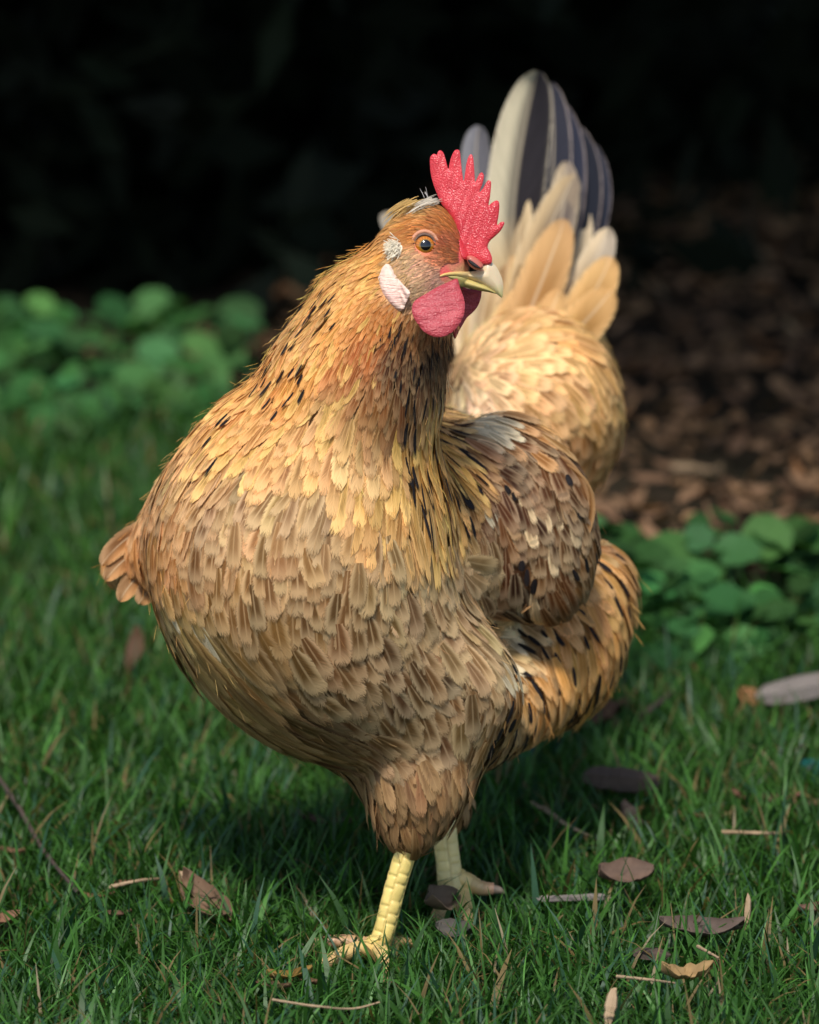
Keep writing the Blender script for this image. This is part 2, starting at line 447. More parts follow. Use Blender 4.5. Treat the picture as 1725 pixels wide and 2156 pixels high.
# ------------------------------------------------------------------ the hen
G0 = Gd(800, 2040)
HEN = bpy.data.objects.new("hen", None)
scn.collection.objects.link(HEN)
HEN.location = (0.0, 0.05, 0.0)
HL = np.array([0.0, 0.05, 0.0])
tag(HEN, "golden brown hen with red comb standing on the grass, head turned to the right", "hen")
def L(q): return c2w(q) - HL        # lens frame -> hen local

# ---- body surface
lo = np.array([-0.20, -0.21, 2.26]); hi = np.array([0.17, 0.19, 2.98])
BV, BQ = surface_nets(lo, hi, 0.0034)
bpx, bpy_ = pxy(BV)
bc = s2l(idw(COLS, bpx, bpy_)) * 0.55
def blend(c, px, py, cx, cy, r, col, soft=0.5):
    d = np.hypot(px - cx, py - cy) / r
    wgt = np.clip((1 - d) / soft, 0, 1)[:, None]
    return c * (1 - wgt) + s2l(col) * wgt
headm = (np.hypot((bpx - 905) / 75, (bpy_ - 560) / 85) < 1)[:, None]
bc = np.where(headm, s2l(idw([(870, 600, (196, 150, 100)), (930, 590, (205, 145, 105)), (850, 560, (190, 145, 95)), (930, 480, (160, 90, 40)), (960, 610, (205, 165, 110))], bpx, bpy_)), bc)
bc = blend(bc, bpx, bpy_, 895, 517, 44, (214, 128, 92), 0.4)
bc = blend(bc, bpx, bpy_, 905, 505, 30, (222, 110, 90), 0.5)
bc = blend(bc, bpx, bpy_, 935, 572, 24, (225, 92, 88), 0.6)
bc = blend(bc, bpx, bpy_, 962, 540, 26, (224, 90, 84), 0.6)
bodyV = [L(BV - .0014 * grad(BV) * (~headm))]; bodyF = [BQ]; bodyC = [bc]; bodyM = [np.zeros(len(BQ), int)]

# ---- legs and toes (join the body mesh)
def tube(path, rad, nr, nt, scales=None, col=(225, 190, 95), squash=1.0, front=None, colf=None):
    """swept tube in hen-local metres with scute relief"""
    path = np.asarray(path, float); rad = np.asarray(rad, float)
    k = np.linspace(0, len(path) - 1, nr)
    # smooth interpolation
    i = np.clip(k.astype(int), 0, len(path) - 2); f = (k - i)[:, None]
    pm = path[np.maximum(i - 1, 0)]; p0 = path[i]; p1 = path[i + 1]; p2 = path[np.minimum(i + 2, len(path) - 1)]
    c = 0.5 * (2 * p0 + (p1 - pm) * f + (2 * pm - 5 * p0 + 4 * p1 - p2) * f ** 2 + (3 * p0 - pm - 3 * p1 + p2) * f ** 3)
    r = np.interp(k, np.arange(len(rad)), rad)
    tg = norm(np.gradient(c, axis=0))
    fr = np.asarray(front if front is not None else (0, -1, 0.2), float)
    fx = norm(fr - (tg @ fr)[:, None] * tg)
    sx = np.cross(tg, fx)
    th = np.linspace(-math.pi, math.pi, nt, endpoint=False)
    sl = np.concatenate([[0], np.cumsum(np.linalg.norm(np.diff(c, axis=0), axis=1))])
    R = np.repeat(r[:, None], nt, 1)
    cc = np.tile(s2l(col), (nr, nt, 1))
    if scales:
        rows, ncol, amp = scales
        s = (sl[:, None] + .0011 * np.sin(sl[:, None] * 310 + 1) + .0006 * np.sin(sl[:, None] * 790 + 3 * np.sign(th[None, :]))) / rows
        a = th[None, :] / (2.0 / ncol * 1.15)          # columns across the front
        colid = np.floor(a)
        sv = s + 0.5 * (colid % 2)
        ds = (sv - np.floor(sv)) * 2 - 1
        da = (a - colid) * 2 - 1
        dome = np.clip(1 - np.maximum(np.abs(ds) ** 3 + 0.25 * np.abs(da) ** 2, np.abs(da) ** 4 + 0.0 * ds), 0, 1) ** 0.5
        isf = np.clip((1.5 - np.abs(th[None, :])) / 0.35, 0, 1)
        s3 = s * 2.2; a3 = th[None, :] * 3.0
        dome2 = np.clip(1 - ((s3 + 0.5 * (np.floor(a3) % 2)) % 1 * 2 - 1) ** 2 * 0.7 - ((a3 % 1) * 2 - 1) ** 2 * 0.7, 0, 1) ** 0.5
        dd = dome * isf + dome2 * 0.6 * (1 - isf)
        R = R + amp * (dd - 0.6)
        hsh = np.sin(np.floor(sv) * 12.9898 + colid * 78.233) * 43758.5
        hsh = hsh - np.floor(hsh)
        tone = (0.86 + 0.28 * hsh)[..., None]
        gap = s2l((176, 150, 92))
        cc = cc * tone * (0.55 + 0.45 * dd[..., None] ** 0.5) + gap * (0.45 - 0.45 * dd[..., None] ** 0.5)
        side = (1 - isf)[..., None]
        cc = cc * (1 - side * 0.45) + s2l((196, 160, 96)) * side * 0.45
    if colf is not None:
        ff = (np.linspace(0, 1, nr)[:, None, None]) ** 2
        cc = cc * (1 - ff) + s2l(colf) * ff
    V = c[:, None] + R[..., None] * (np.cos(th)[None, :, None] * fx[:, None] + squash * np.sin(th)[None, :, None] * sx[:, None])
    V = V.reshape(-1, 3)
    a = np.arange(nr - 1)[:, None] * nt; b = np.arange(nt)[None, :]; b2 = (b + 1) % nt
    Q = np.stack([a + b, a + b2, a + nt + b2, a + nt + b], -1).reshape(-1, 4)
    return V, Q, cc.reshape(-1, 3), c

def addleg(V, Q, C):
    n = sum(len(v) for v in bodyV)
    bodyV.append(V); bodyF.append(Q + n); bodyC.append(C); bodyM.append(np.ones(len(Q), int))

def W2(px, py, d): return c2w(Pc(px, py, d)) - HL
foot1 = Gd(792, 2030) + np.array([0, 0, 0.010]) - HL
foot2 = Gd(962, 1945) + np.array([0, 0, 0.014]) - HL
d1 = w2c(foot1 + HL)[2]; d2 = w2c(foot2 + HL)[2]
legp1 = [W2(872, 1700, d1 - .0), W2(860, 1775, d1), W2(832, 1870, d1), W2(808, 1965, d1), foot1]
V, Q, C, _ = tube(legp1, np.array([26, 25, 24.0, 24, 27]) * d1 * S, 150, 72, (0.0074, 2, 0.0011), front=(-0.12, -1, .25), squash=0.95, col=(232, 204, 118))
addleg(V, Q, C)
legp2 = [W2(940, 1670, d2 + .005), W2(936, 1740, d2), W2(944, 1815, d2), W2(952, 1880, d2), foot2 + np.array([0, 0, 0.003])]
V, Q, C, _ = tube(legp2, np.array([26, 26, 26, 29, 25]) * d2 * S, 130, 64, (0.006, 2, 0.0009), front=(0.1, -1, .2), col=(242, 216, 146))  # far leg colour lightened to make up for the body's shade on it
addleg(V, Q, C)
claws = []
def toe(start, vecs, r0, claw=0.010, col=(222, 190, 120)):
    p = [np.asarray(start)]
    for v in vecs: p.append(p[-1] + np.asarray(v))
    rr = np.linspace(r0, r0 * 0.55, len(p))
    V, Q, C, c = tube(p, rr, 60, 24, (0.0042, 1, 0.0005), front=(0, -.3, 1), col=col, colf=(196, 150, 120))
    addleg(V, Q, C)
    dv = norm(c[-1] - c[-3])
    cp = [c[-1] - dv * .002, c[-1] + dv * claw * .5 + np.array([0, 0, -.0005]), c[-1] + dv * claw + np.array([0, 0, -claw * .4])]
    V, Q, C, _ = tube(cp, [r0 * .5, r0 * .36, .0002], 12, 10, None, col=(150, 130, 110))
    claws.append((V, Q, C))
a = foot1 + np.array([0, .000, -0.002])
toe(a, [(-.012, -.010, .002), (-.014, -.012, -.003), (-.012, -.010, -.003)], .0052)
toe(a, [(.004, -.018, .002), (.002, -.018, -.003), (.0, -.016, -.003)], .0052)
toe(a + np.array([-.003, .002, .001]), [(-.010, .003, .001), (-.010, .002, .0), (-.009, .001, -.001)], .0048, col=(190, 150, 112))
toe(a, [(.010, .012, .0), (.010, .010, -.004)], .0042)
b = foot2 + np.array([.002, 0, 0.004])
toe(W2(955, 1845, d2), [W2(985, 1858, d2) - W2(955, 1845, d2), W2(1012, 1870, d2) - W2(985, 1858, d2), W2(1040, 1872, d2) - W2(1012, 1870, d2)], .0058, .006)
toe(W2(972, 1880, d2), [W2(978, 1915, d2 - .012) - W2(972, 1880, d2), W2(982, 1948, d2 - .02) - W2(978, 1915, d2 - .012), W2(984, 1985, d2 - .03) - W2(982, 1948, d2 - .02)], .0058, .007)
toe(W2(945, 1885, d2), [W2(925, 1925, d2 - .015) - W2(945, 1885, d2), W2(905, 1962, d2 - .03) - W2(925, 1925, d2 - .015)], .0052)
nV = np.concatenate(bodyV); nF = np.concatenate(bodyF)
me = make_mesh("body", nV, nF, [M_SKIN, M_LEG], {"col": np.concatenate(bodyC)}, fmat=np.concatenate(bodyM))
link("body", me, HEN)
for V, Q, C in claws:
    link("claw", make_mesh("claw", V, Q, M_CLAW, {"col": C}), HEN)

# ---- sample the roots of the feathers
def tri_sample(V, Q, n):
    a, b, c, d = (V[Q[:, i]] for i in range(4))
    ar = np.linalg.norm(np.cross(b - a, c - a), axis=1) + np.linalg.norm(np.cross(c - a, d - a), axis=1)
    f = rng.choice(len(Q), n, p=ar / ar.sum())
    u, v = rng.random(n)[:, None], rng.random(n)[:, None]
    return a[f] * (1 - u) * (1 - v) + b[f] * u * (1 - v) + c[f] * u * v + d[f] * (1 - u) * v
def poisson(P, sp, cellsz=0.006):
    keep = []; grid = {}
    K = np.floor(P / cellsz).astype(int)
    Pl = P.tolist(); spl = sp.tolist(); Kl = K.tolist()
    for i in range(len(Pl)):
        x, y, z = Pl[i]; s = spl[i]; kx, ky, kz = Kl[i]; m = int(s / cellsz) + 1; s2 = s * s; ok = True
        for ax in range(kx - m, kx + m + 1):
            for ay in range(ky - m, ky + m + 1):
                for az in range(kz - m, kz + m + 1):
                    g = grid.get((ax, ay, az))
                    if g:
                        for (a_, b_, c_) in g:
                            if (a_ - x) ** 2 + (b_ - y) ** 2 + (c_ - z) ** 2 < s2: ok = False; break
                    if not ok: break
                if not ok: break
            if not ok: break
        if ok:
            keep.append(i); grid.setdefault((kx, ky, kz), []).append((x, y, z))
    return np.array(keep)

CAND = tri_sample(BV, BQ, 150000)
hd = tri_sample(BV, BQ[(np.hypot((bpx[BQ[:, 0]] - 890), (bpy_[BQ[:, 0]] - 560)) < 170) & (BV[BQ[:, 0], 2] < 2.5)], 60000)
CAND = np.concatenate([CAND, hd]); CAND = CAND[rng.permutation(len(CAND))]
CAND = project(CAND, 1)
cpx, cpy = pxy(CAND)
SZ = idw(SIZES, cpx, cpy, 30)
Lm, Wm = SZ[:, 0] * 1e-3, SZ[:, 1] * 1e-3
space = np.sqrt(Lm * Wm * 2 * 0.8 / 5.5) * SZ[:, 3]
deye = np.hypot(cpx - 895, cpy - 517)
ok = ~((deye < 24) & (CAND[:, 2] < 2.45))
ok &= ~((np.hypot((cpx - 950) / 28, (cpy - 575) / 24) < 1) & (CAND[:, 2] < 2.45))
ok &= ~((cpx > 962) & (cpy < 640) & (cpy > 500) & (CAND[:, 2] < 2.5))
ok &= cpy < 1790
CAND, cpx, cpy, Lm, Wm, space, SZ = (x[ok] for x in (CAND, cpx, cpy, Lm, Wm, space, SZ))
kp = poisson(CAND, space)
CAND, cpx, cpy, Lm, Wm, SZ = (x[kp] for x in (CAND, cpx, cpy, Lm, Wm, SZ))
print("feathers", len(kp))
NRM = grad(CAND)
DD = idw(DIRS, cpx, cpy, 35)
DD = np.stack([DD[:, 0], -DD[:, 1], DD[:, 2]], 1)
ang = rng.normal(0, 0.10, len(kp))
TT = norm(DD - (DD * NRM).sum(1, keepdims=True) * NRM)
BB = np.cross(NRM, TT)
TT = TT * np.cos(ang)[:, None] + BB * np.sin(ang)[:, None]
ZI = zone_idx(CAND)
ZZ = np.array([ZN[i] for i in ZI])

def pw(x, pts):
    return np.interp(x, [p[0] for p in pts], [p[1] for p in pts])
hackle_edge = pw(cpx, [(250, 860), (420, 1010), (560, 1010), (680, 980), (740, 1120), (880, 1180), (1000, 1120), (1030, 940), (1060, 860)])
part = np.full(len(kp), 'breast_feathers', dtype=object)
front = CAND[:, 2] < 2.62
part[(cpy < hackle_edge) & np.isin(ZZ, ['neck', 'breast', 'core', 'head']) & (front | (cpx < 940))] = 'neck_feathers'
part[(np.hypot((cpx - 890) / 105, (cpy - 535) / 120) < 1) & (CAND[:, 2] < 2.6)] = 'head_feathers'
part[ZZ == 'saddle'] = 'saddle_feathers'
part[(ZZ == 'core') & (CAND[:, 2] > 2.66)] = 'saddle_feathers'
part[ZZ == 'flank'] = 'flank_feathers'
part[(ZZ == 'leg') & (cpy > 1600)] = 'thigh_feathers'
part[ZZ == 'nearwing'] = 'wing'
part[ZZ == 'farwing'] = 'far_wing'

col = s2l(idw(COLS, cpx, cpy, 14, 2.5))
n = len(kp)
col = col * np.exp(rng.normal(0, 0.10, (n, 1))) * np.exp(rng.normal(0, 0.035, (n, 3)))
def lowf(p, f, s_=0.0):
    x, y, z = (p * f).T
    return (np.sin(x * 1.7 + 2.1 * np.sin(y * 1.3 + s_)) * np.cos(y * 2.1 + 1.7 * np.sin(z * 1.1 + s_ * 2)) + np.sin(z * 2.3 + 1.9 * np.sin(x * .9 + s_)) * .6) / 1.3
tone = lowf(CAND, 45.0) * .6 + lowf(CAND, 110.0, 2.0) * .6
headmask = part == 'head_feathers'
col *= np.exp(.20 * tone)[:, None] * (np.where(headmask, np.exp(rng.normal(0, .22, n)), 1))[:, None]
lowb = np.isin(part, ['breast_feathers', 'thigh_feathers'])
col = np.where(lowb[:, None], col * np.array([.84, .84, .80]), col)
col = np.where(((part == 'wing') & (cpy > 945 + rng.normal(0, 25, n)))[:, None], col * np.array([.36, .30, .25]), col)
col = np.where((part == 'neck_feathers')[:, None], col * np.array([.92, .85, .82]), col)
white = np.zeros(n, bool)
for (x, y, r) in WHITES:
    white |= (np.hypot(cpx - x, cpy - y + 14) < r * rng.uniform(.5, 1.4, n)) & (rng.random(n) < .6) & (CAND[:, 2] < 2.8)
col[white] = s2l((232, 212, 172)) * rng.uniform(.75, 1.0, (white.sum(), 1))
spot = np.zeros(n); spw = np.full(n, 0.4)
isn = part == 'neck_feathers'
# black tipped hackles low on the cape and along the left nape
m = isn & (cpx > 840) & (cpy > 830) & (cpx < 1050); spot[m & (rng.random(n) < .45)] = 1; spw[m] = 0.42
m = isn & (np.abs((cpx - 470) * 0.8 + (cpy - 880)) < 95) & (cpx < 720) & (cpy > 560) & (cpx + cpy * .8 < 1310); spot[m & (rng.random(n) < .30)] = 1; spw[m] = 0.42
m = isn & (cpx > 820) & (cpy > 690) & (cpy < 860); spot[m & (rng.random(n) < .4)] = .75; spw[m] = .8
m = part == 'wing'; spot[m & (rng.random(n) < .30)] = .9; spw[m] = rng.uniform(.4, .95, m.sum())
m = part == 'flank_feathers'; spot[m & (rng.random(n) < .5)] = .9; spw[m] = rng.uniform(.3, .95, m.sum())
m = (part == 'breast_feathers') & (cpx > 1030) & (cpy > 1250); spot[m & (rng.random(n) < .35)] = .9
spot[white] = 0
spot *= .35 * (rng.random(n) < .5)
lace = SZ[:, 2] * rng.uniform(.6, 1.25, n)
dash = np.zeros(n, bool)
m = (part == 'flank_feathers'); dash |= m & (rng.random(n) < .30)
m = (part == 'wing'); dash |= m & (rng.random(n) < .13)
m = isn & (cpx > 850) & (cpy > 830); dash |= m & (rng.random(n) < .30)
m = isn & (np.abs((cpx - 470) * 0.8 + (cpy - 880)) < 110) & (cpx < 720) & (cpy > 560) & (cpx + cpy * .8 < 1330); dash |= m & (rng.random(n) < .15)
m = isn & (cpx > 800) & (cpy > 680) & (cpy < 880); dash |= m & (rng.random(n) < .15)
m = (part == 'breast_feathers') & (cpx > 1030) & (cpy > 1250); dash |= m & (rng.random(n) < .2)
dash &= ~white
col[dash] = s2l((34, 28, 28)) * rng.uniform(.6, 1.4, (dash.sum(), 1)); lace[dash] = 0; spot[dash] = 0
Wm[dash] *= rng.uniform(.26, .46, dash.sum()); Lm[dash] *= np.where((cpx[dash] > 850) & isn[dash], rng.uniform(.4, .7, dash.sum()), rng.uniform(.28, .5, dash.sum()))
Wm[white] *= .6
m = (part == 'wing') & (rng.random(n) < .10) & ~dash & ~white; col[m] = s2l((216, 184, 138)) * rng.uniform(.7, 1.0, (m.sum(), 1)); Wm[m] *= .7

# golden highlights among the neck feathers
m = isn & (rng.random(n) < .25) & (col[:, 0] > .32); col[m] = col[m] * .4 + s2l((236, 190, 100)) * .6
# dark wing feathers
m = (part == 'wing') & (rng.random(n) < .3) & ~white; col[m] *= 0.6
m = (part == 'breast_feathers') & (rng.random(n) < .2); col[m] *= 0.72

def build_feathers(sel, NV=7, NU=5, lift=0.09, cup=0.22, h0=0.0006, rough=1.0, rootf=0.30):
    P = CAND[sel]; T = TT[sel].copy(); Ls = Lm[sel] * rng.uniform(.85, 1.15, sel.sum()); Ws = Wm[sel] * rng.uniform(.85, 1.12, sel.sum())
    k = len(P)
    P = project(P - T * (Ls * rootf)[:, None], 2)
    lf = lift * rng.uniform(.5, 1.6, k) * rough
    curl = rng.normal(0, .12, k)
    hrel = np.clip(.0012 * lowf(P, 70.0, 1.0) + .0010 * lowf(P, 150.0, 3.0), -.0003, .0035) * np.clip(Ls / .02, .1, 1) * np.where(isn[sel], .4, 1)
    vv = np.linspace(0, 1, NV)
    us = np.linspace(-1, 1, NU)
    V = np.empty((k, NV, NU, 3)); 
    p = P.copy()
    roll = rng.normal(0, .12, k)
    for j, v in enumerate(vv):
        nn = grad(p)
        T = norm(T - (T * nn).sum(1, keepdims=True) * nn)
        b = np.cross(nn, T)
        T = norm(T + b * (curl / NV)[:, None])
        wprof = (0.45 + 0.55 * math.sin(min(v / 0.45, 1) * math.pi / 2)) if v < .55 else math.sqrt(max(1 - ((v - .55) / .47) ** 2.4, 0.0))
        hgt = h0 + np.where(dash[sel], .0012, 0) + lf * Ls * v ** 1.2 + hrel
        b2 = b * np.cos(roll)[:, None] + nn * np.sin(roll)[:, None]
        for i, u in enumerate(us):
            V[:, j, i] = p + nn * (hgt - cup * Ws * wprof * u * u)[:, None] + b2 * (u * Ws * wprof)[:, None]
        p = p + T * (Ls / (NV - 1))[:, None]
        p = p - (SDF(p))[:, None] * grad(p)
    idx = np.arange(k * NV * NU).reshape(k, NV, NU)
    Q = np.stack([idx[:, :-1, :-1], idx[:, :-1, 1:], idx[:, 1:, 1:], idx[:, 1:, :-1]], -1).reshape(-1, 4)
    uv = np.empty((k, NV, NU, 2)); uv[..., 0] = (us / 2 + .5)[None, None, :]; uv[..., 1] = vv[None, :, None]
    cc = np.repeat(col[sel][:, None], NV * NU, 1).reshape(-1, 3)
    pr = np.stack([spot[sel], lace[sel], rng.random(k), spw[sel]], 1)
    pr = np.repeat(pr[:, None], NV * NU, 1).reshape(-1, 4)
    return V.reshape(-1, 3), Q, uv.reshape(-1, 2), cc, pr

OPTS = {'neck_feathers': dict(mat=M_HACKLE, lift=.05, cup=.2, NV=7, NU=3), 'head_feathers': dict(mat=M_HACKLE, lift=.08, NV=5, NU=3),
        'breast_feathers': dict(mat=M_FEATHER, lift=.035, cup=.14), 'wing': dict(mat=M_FEATHER, lift=.06),
        'far_wing': dict(mat=M_FEATHER, lift=.06), 'saddle_feathers': dict(mat=M_FEATHER, lift=.07),
        'flank_feathers': dict(mat=M_FEATHER, lift=.09, rough=1.2), 'thigh_feathers': dict(mat=M_HACKLE, lift=.10, rough=1.3)}
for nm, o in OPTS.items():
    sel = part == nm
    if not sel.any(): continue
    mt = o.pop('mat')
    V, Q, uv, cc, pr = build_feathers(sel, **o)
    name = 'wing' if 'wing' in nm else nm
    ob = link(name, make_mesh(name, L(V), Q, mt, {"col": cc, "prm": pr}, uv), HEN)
    if nm == 'wing': ob["label"] = "folded brown wing with pale feather tips"
    print(nm, sel.sum())

# ---- big shaped feathers of the tail and tail coverts
def big_feather(name, path, wid, colL, colR, edge, d, dtilt=0.0, cup=0.12, NV=26, NU=25, lace=.0, mat=None, asym=0.0, tipd=0.0, blunt=2.2, cbase=None, cup2=0.0):
    pts = np.array(path, float)
    k = np.linspace(0, 1, NV)
    if len(pts) == 3:
        c = ((1 - k) ** 2)[:, None] * pts[0] + (2 * k * (1 - k))[:, None] * (2 * pts[1] - .5 * pts[0] - .5 * pts[2]) + (k ** 2)[:, None] * pts[2]
    else:
        c = (1 - k)[:, None] * pts[0] + k[:, None] * pts[1]
    tg = norm(np.gradient(c, axis=0)); nx = np.stack([tg[:, 1] * -1, tg[:, 0]], 1)
    prof = np.where(k < .5, .35 + .65 * np.sin(np.clip(k / .5, 0, 1) * np.pi / 2), np.sqrt(np.clip(1 - np.clip((k - .5) / .505, 0, 1) ** blunt, 0, 1)))
    us = np.linspace(-1, 1, NU)
    V = np.empty((NV, NU, 3)); C = np.empty((NV, NU, 3))
    ph = rng.random() * 9
    for i, u in enumerate(us):
        sc = wid / 2 * (1 + asym * np.sign(u))
        q = c + nx * (u * sc * prof)[:, None]
        dd = d + (tipd + .055) * k + dtilt * u + cup * abs(u) ** 1.5 * wid / 2 * S * 2.7 * prof + 0.0008 * np.sin(k * 9 + u * 3 + ph)
        V[:, i] = Pc(q[:, 0], q[:, 1], dd)
        f = np.clip((u + .22) * 2.0 + .5, 0, 1)
        cm = s2l(colL) * (1 - f) + s2l(colR) * f
        if mat is not None: cm = cm * np.array([.80, .74, .68])
        C[:, i] = cm
    if cbase is not None:
        f = np.clip((.40 - k) / .28, 0, 1)[:, None, None]
        C = C * (1 - f) + s2l(cbase) * f
    ef = (np.clip((np.abs(us) - .91) / .08, 0, 1))[None, :, None] * np.ones((NV, 1, 1))
    sf = (np.clip(1 - np.abs(us) / .07, 0, 1))[None, :, None] * .5 * np.ones((NV, 1, 1))
    C = C * (1 - sf) + s2l((206, 188, 156)) * sf
    C = C * (1 - ef * .8) + s2l(edge) * ef * .8
    idx = np.arange(NV * NU).reshape(NV, NU)
    Q = np.stack([idx[:-1, :-1], idx[:-1, 1:], idx[1:, 1:], idx[1:, :-1]], -1).reshape(-1, 4)
    uv = np.empty((NV, NU, 2)); uv[..., 0] = us / 2 + .5; uv[..., 1] = k[:, None] * .98
    pr = np.tile([0, lace, rng.random(), .4], (NV * NU, 1))
    return link(name, make_mesh(name, L(V.reshape(-1, 3)), Q, mat or M_TAIL, {"col": C.reshape(-1, 3), "prm": pr}, uv.reshape(-1, 2)), HEN)

DK = (50, 46, 48); DK2 = (38, 40, 48); CR = (204, 190, 158); TN = (196, 166, 120)
TF = [  # nape-to-tip path, width, left colour, right colour, edge, depth
    ([(1080, 740), (880, 530), (812, 445)], 60, (150, 146, 138), (120, 118, 114), (160, 156, 148), 2.80, 0),
    ([(1085, 740), (1012, 440), (1010, 265)], 70, (120, 118, 120), (96, 94, 98), (150, 146, 142), 2.83, 0),
    ([(1150, 640), (1248, 470), (1242, 300)], 62, DK2, (46, 48, 58), (170, 154, 148), 2.845, 0),
    ([(1140, 660), (1222, 450), (1205, 262)], 84, (60, 56, 62), DK2, (176, 158, 148), 2.835, 0),
    ([(1125, 660), (1184, 420), (1170, 212)], 96, DK2, (48, 50, 62), (176, 158, 148), 2.825, 0),
    ([(1110, 660), (1160, 410), (1160, 175)], 80, DK2, (50, 50, 58), (216, 196, 180), 2.815, 0),
    ([(1080, 660), (1086, 400), (1133, 150)], 124, CR, DK, (222, 206, 178), 2.80, .012),
    ([(1110, 720), (1205, 560), (1216, 420)], 60, (214, 196, 160), (206, 184, 150), (222, 206, 178), 2.815, 0),
    ([(1060, 720), (1092, 500), (1078, 385)], 60, (190, 168, 130), (210, 188, 148), (220, 200, 164), 2.79, 0),
    ([(1035, 700), (1065, 540), (1070, 420)], 50, (96, 82, 74), (150, 128, 98), (170, 150, 120), 2.785, 0),
    ([(1120, 640), (1180, 470), (1190, 340)], 66, (176, 160, 134), (120, 110, 104), (214, 194, 160), 2.79, 0),
    ([(1080, 690), (1140, 520), (1212, 368)], 88, (190, 166, 126), (118, 104, 92), (216, 196, 160), 2.78, 0),
    ([(1050, 720), (1095, 580), (1150, 452)], 52, (196, 164, 112), (92, 82, 76), (206, 178, 130), 2.77, 0),
    ([(1180, 680), (1240, 580), (1283, 480)], 72, (222, 204, 172), (186, 174, 158), (228, 214, 190), 2.79, 0),
    ([(1070, 760), (1130, 620), (1190, 462)], 104, (206, 158, 96), (196, 146, 84), (224, 184, 124), 2.755, 0),
    ([(1030, 760), (1060, 620), (1078, 500)], 60, (150, 118, 80), (190, 150, 98), (206, 170, 116), 2.765, 0),
    ([(1150, 740), (1235, 640), (1286, 540)], 88, (222, 176, 108), (212, 162, 92), (232, 196, 136), 2.765, 0),
    ([(1130, 780), (1220, 690), (1290, 610)], 92, (220, 170, 100), (206, 156, 88), (230, 190, 128), 2.745, 0),
    ([(1000, 760), (1020, 650), (1040, 560)], 60, (200, 180, 146), (206, 176, 130), (220, 196, 156), 2.75, 0),
    ([(1010, 800), (1060, 700), (1110, 600)], 74, (222, 176, 112), (206, 156, 92), (230, 192, 132), 2.735, 0),
    ([(1080, 800), (1130, 720), (1180, 610)], 80, (216, 164, 96), (222, 174, 106), (232, 190, 130), 2.73, 0),
    ([(980, 790), (985, 700), (1000, 620)], 56, (232, 206, 166), (220, 180, 120), (236, 206, 160), 2.74, 0),
]
for p, wd, cl, cr, ed, d, dt in TF:
    nm = "tail_feather" if d > 2.80 or wd in (124,) else "tail_covert"
    cov = nm == 'tail_covert'
    big_feather(nm, p, wd, cl, cr, ed, d, dt, cbase=(196, 164, 116) if d > 2.775 else None, mat=M_COVERT if cov else None, lace=.45 if cov else 0, blunt=2.2 if cov else 2.8)

for p_, w_, c1, c2 in (([(1128, 940), (1222, 1066), (1105, 1272)], 40, (150, 100, 48), (120, 78, 36)), ([(1150, 960), (1238, 1085), (1098, 1290)], 30, (160, 112, 56), (132, 88, 42)),
                      ([(1100, 925), (1205, 1060), (1095, 1270)], 40, (160, 108, 54), (136, 88, 44))):
    big_feather("wing_quill", p_, w_, c1, c2, (170, 128, 76), 2.515, .0, cup=.05, tipd=-.055, mat=M_COVERT, lace=.5)
for p_, w_ in (([(345, 1085), (262, 1138), (214, 1190)], 44), ([(350, 1120), (270, 1172), (222, 1222)], 46), ([(360, 1160), (292, 1212), (252, 1266)], 48), ([(380, 1180), (325, 1230), (292, 1272)], 50)):
    big_feather("wing_covert", p_, w_, (196, 134, 70), (150, 104, 58), (206, 158, 98), 2.535, .0, cup=.1, tipd=-.07, mat=M_COVERT, lace=.6)
# ---- loose larger feathers lying over the neck and breast
# ---- fleshy parts cut from an outline and inflated
def catmull(pts, m=6):
    pts = np.array(pts, float); n = len(pts); out = []
    for i in range(n):
        p0, p1, p2, p3 = pts[i - 1], pts[i], pts[(i + 1) % n], pts[(i + 2) % n]
        for f in np.arange(m) / m:
            out.append(.5 * (2 * p1 + (p2 - p0) * f + (2 * p0 - 5 * p1 + 4 * p2 - p3) * f * f + (3 * p1 - p0 - 3 * p2 + p3) * f ** 3))
    return np.array(out)
def seg_dist(P, O):
    a = O; b = np.roll(O, -1, 0); best = np.full(len(P), 1e9)
    for i in range(len(a)):
        ba = b[i] - a[i]; h = np.clip(((P - a[i]) @ ba) / (ba @ ba + 1e-9), 0, 1)
        best = np.minimum(best, np.hypot(*(P - a[i] - h[:, None] * ba).T))
    return best
def inside(P, O):
    x, y = P[:, 0], P[:, 1]; r = np.zeros(len(P), bool); a = O; b = np.roll(O, -1, 0)
    for i in range(len(a)):
        c = (a[i, 1] > y) != (b[i, 1] > y)
        with np.errstate(divide='ignore', invalid='ignore'):
            xi = (b[i, 0] - a[i, 0]) * (y - a[i, 1]) / (b[i, 1] - a[i, 1] + 1e-12) + a[i, 0]
        r ^= c & (x < xi)
    return r
def surf_depth(px, py):
    d = np.full(len(px), 2.25)
    for _ in range(60):
        v = SDF(Pc(px, py, d)); d = d + np.clip(v, -.002, .05) * .85
        d = np.minimum(d, 3.2)
    return np.where(d > 3.0, np.nan, d)
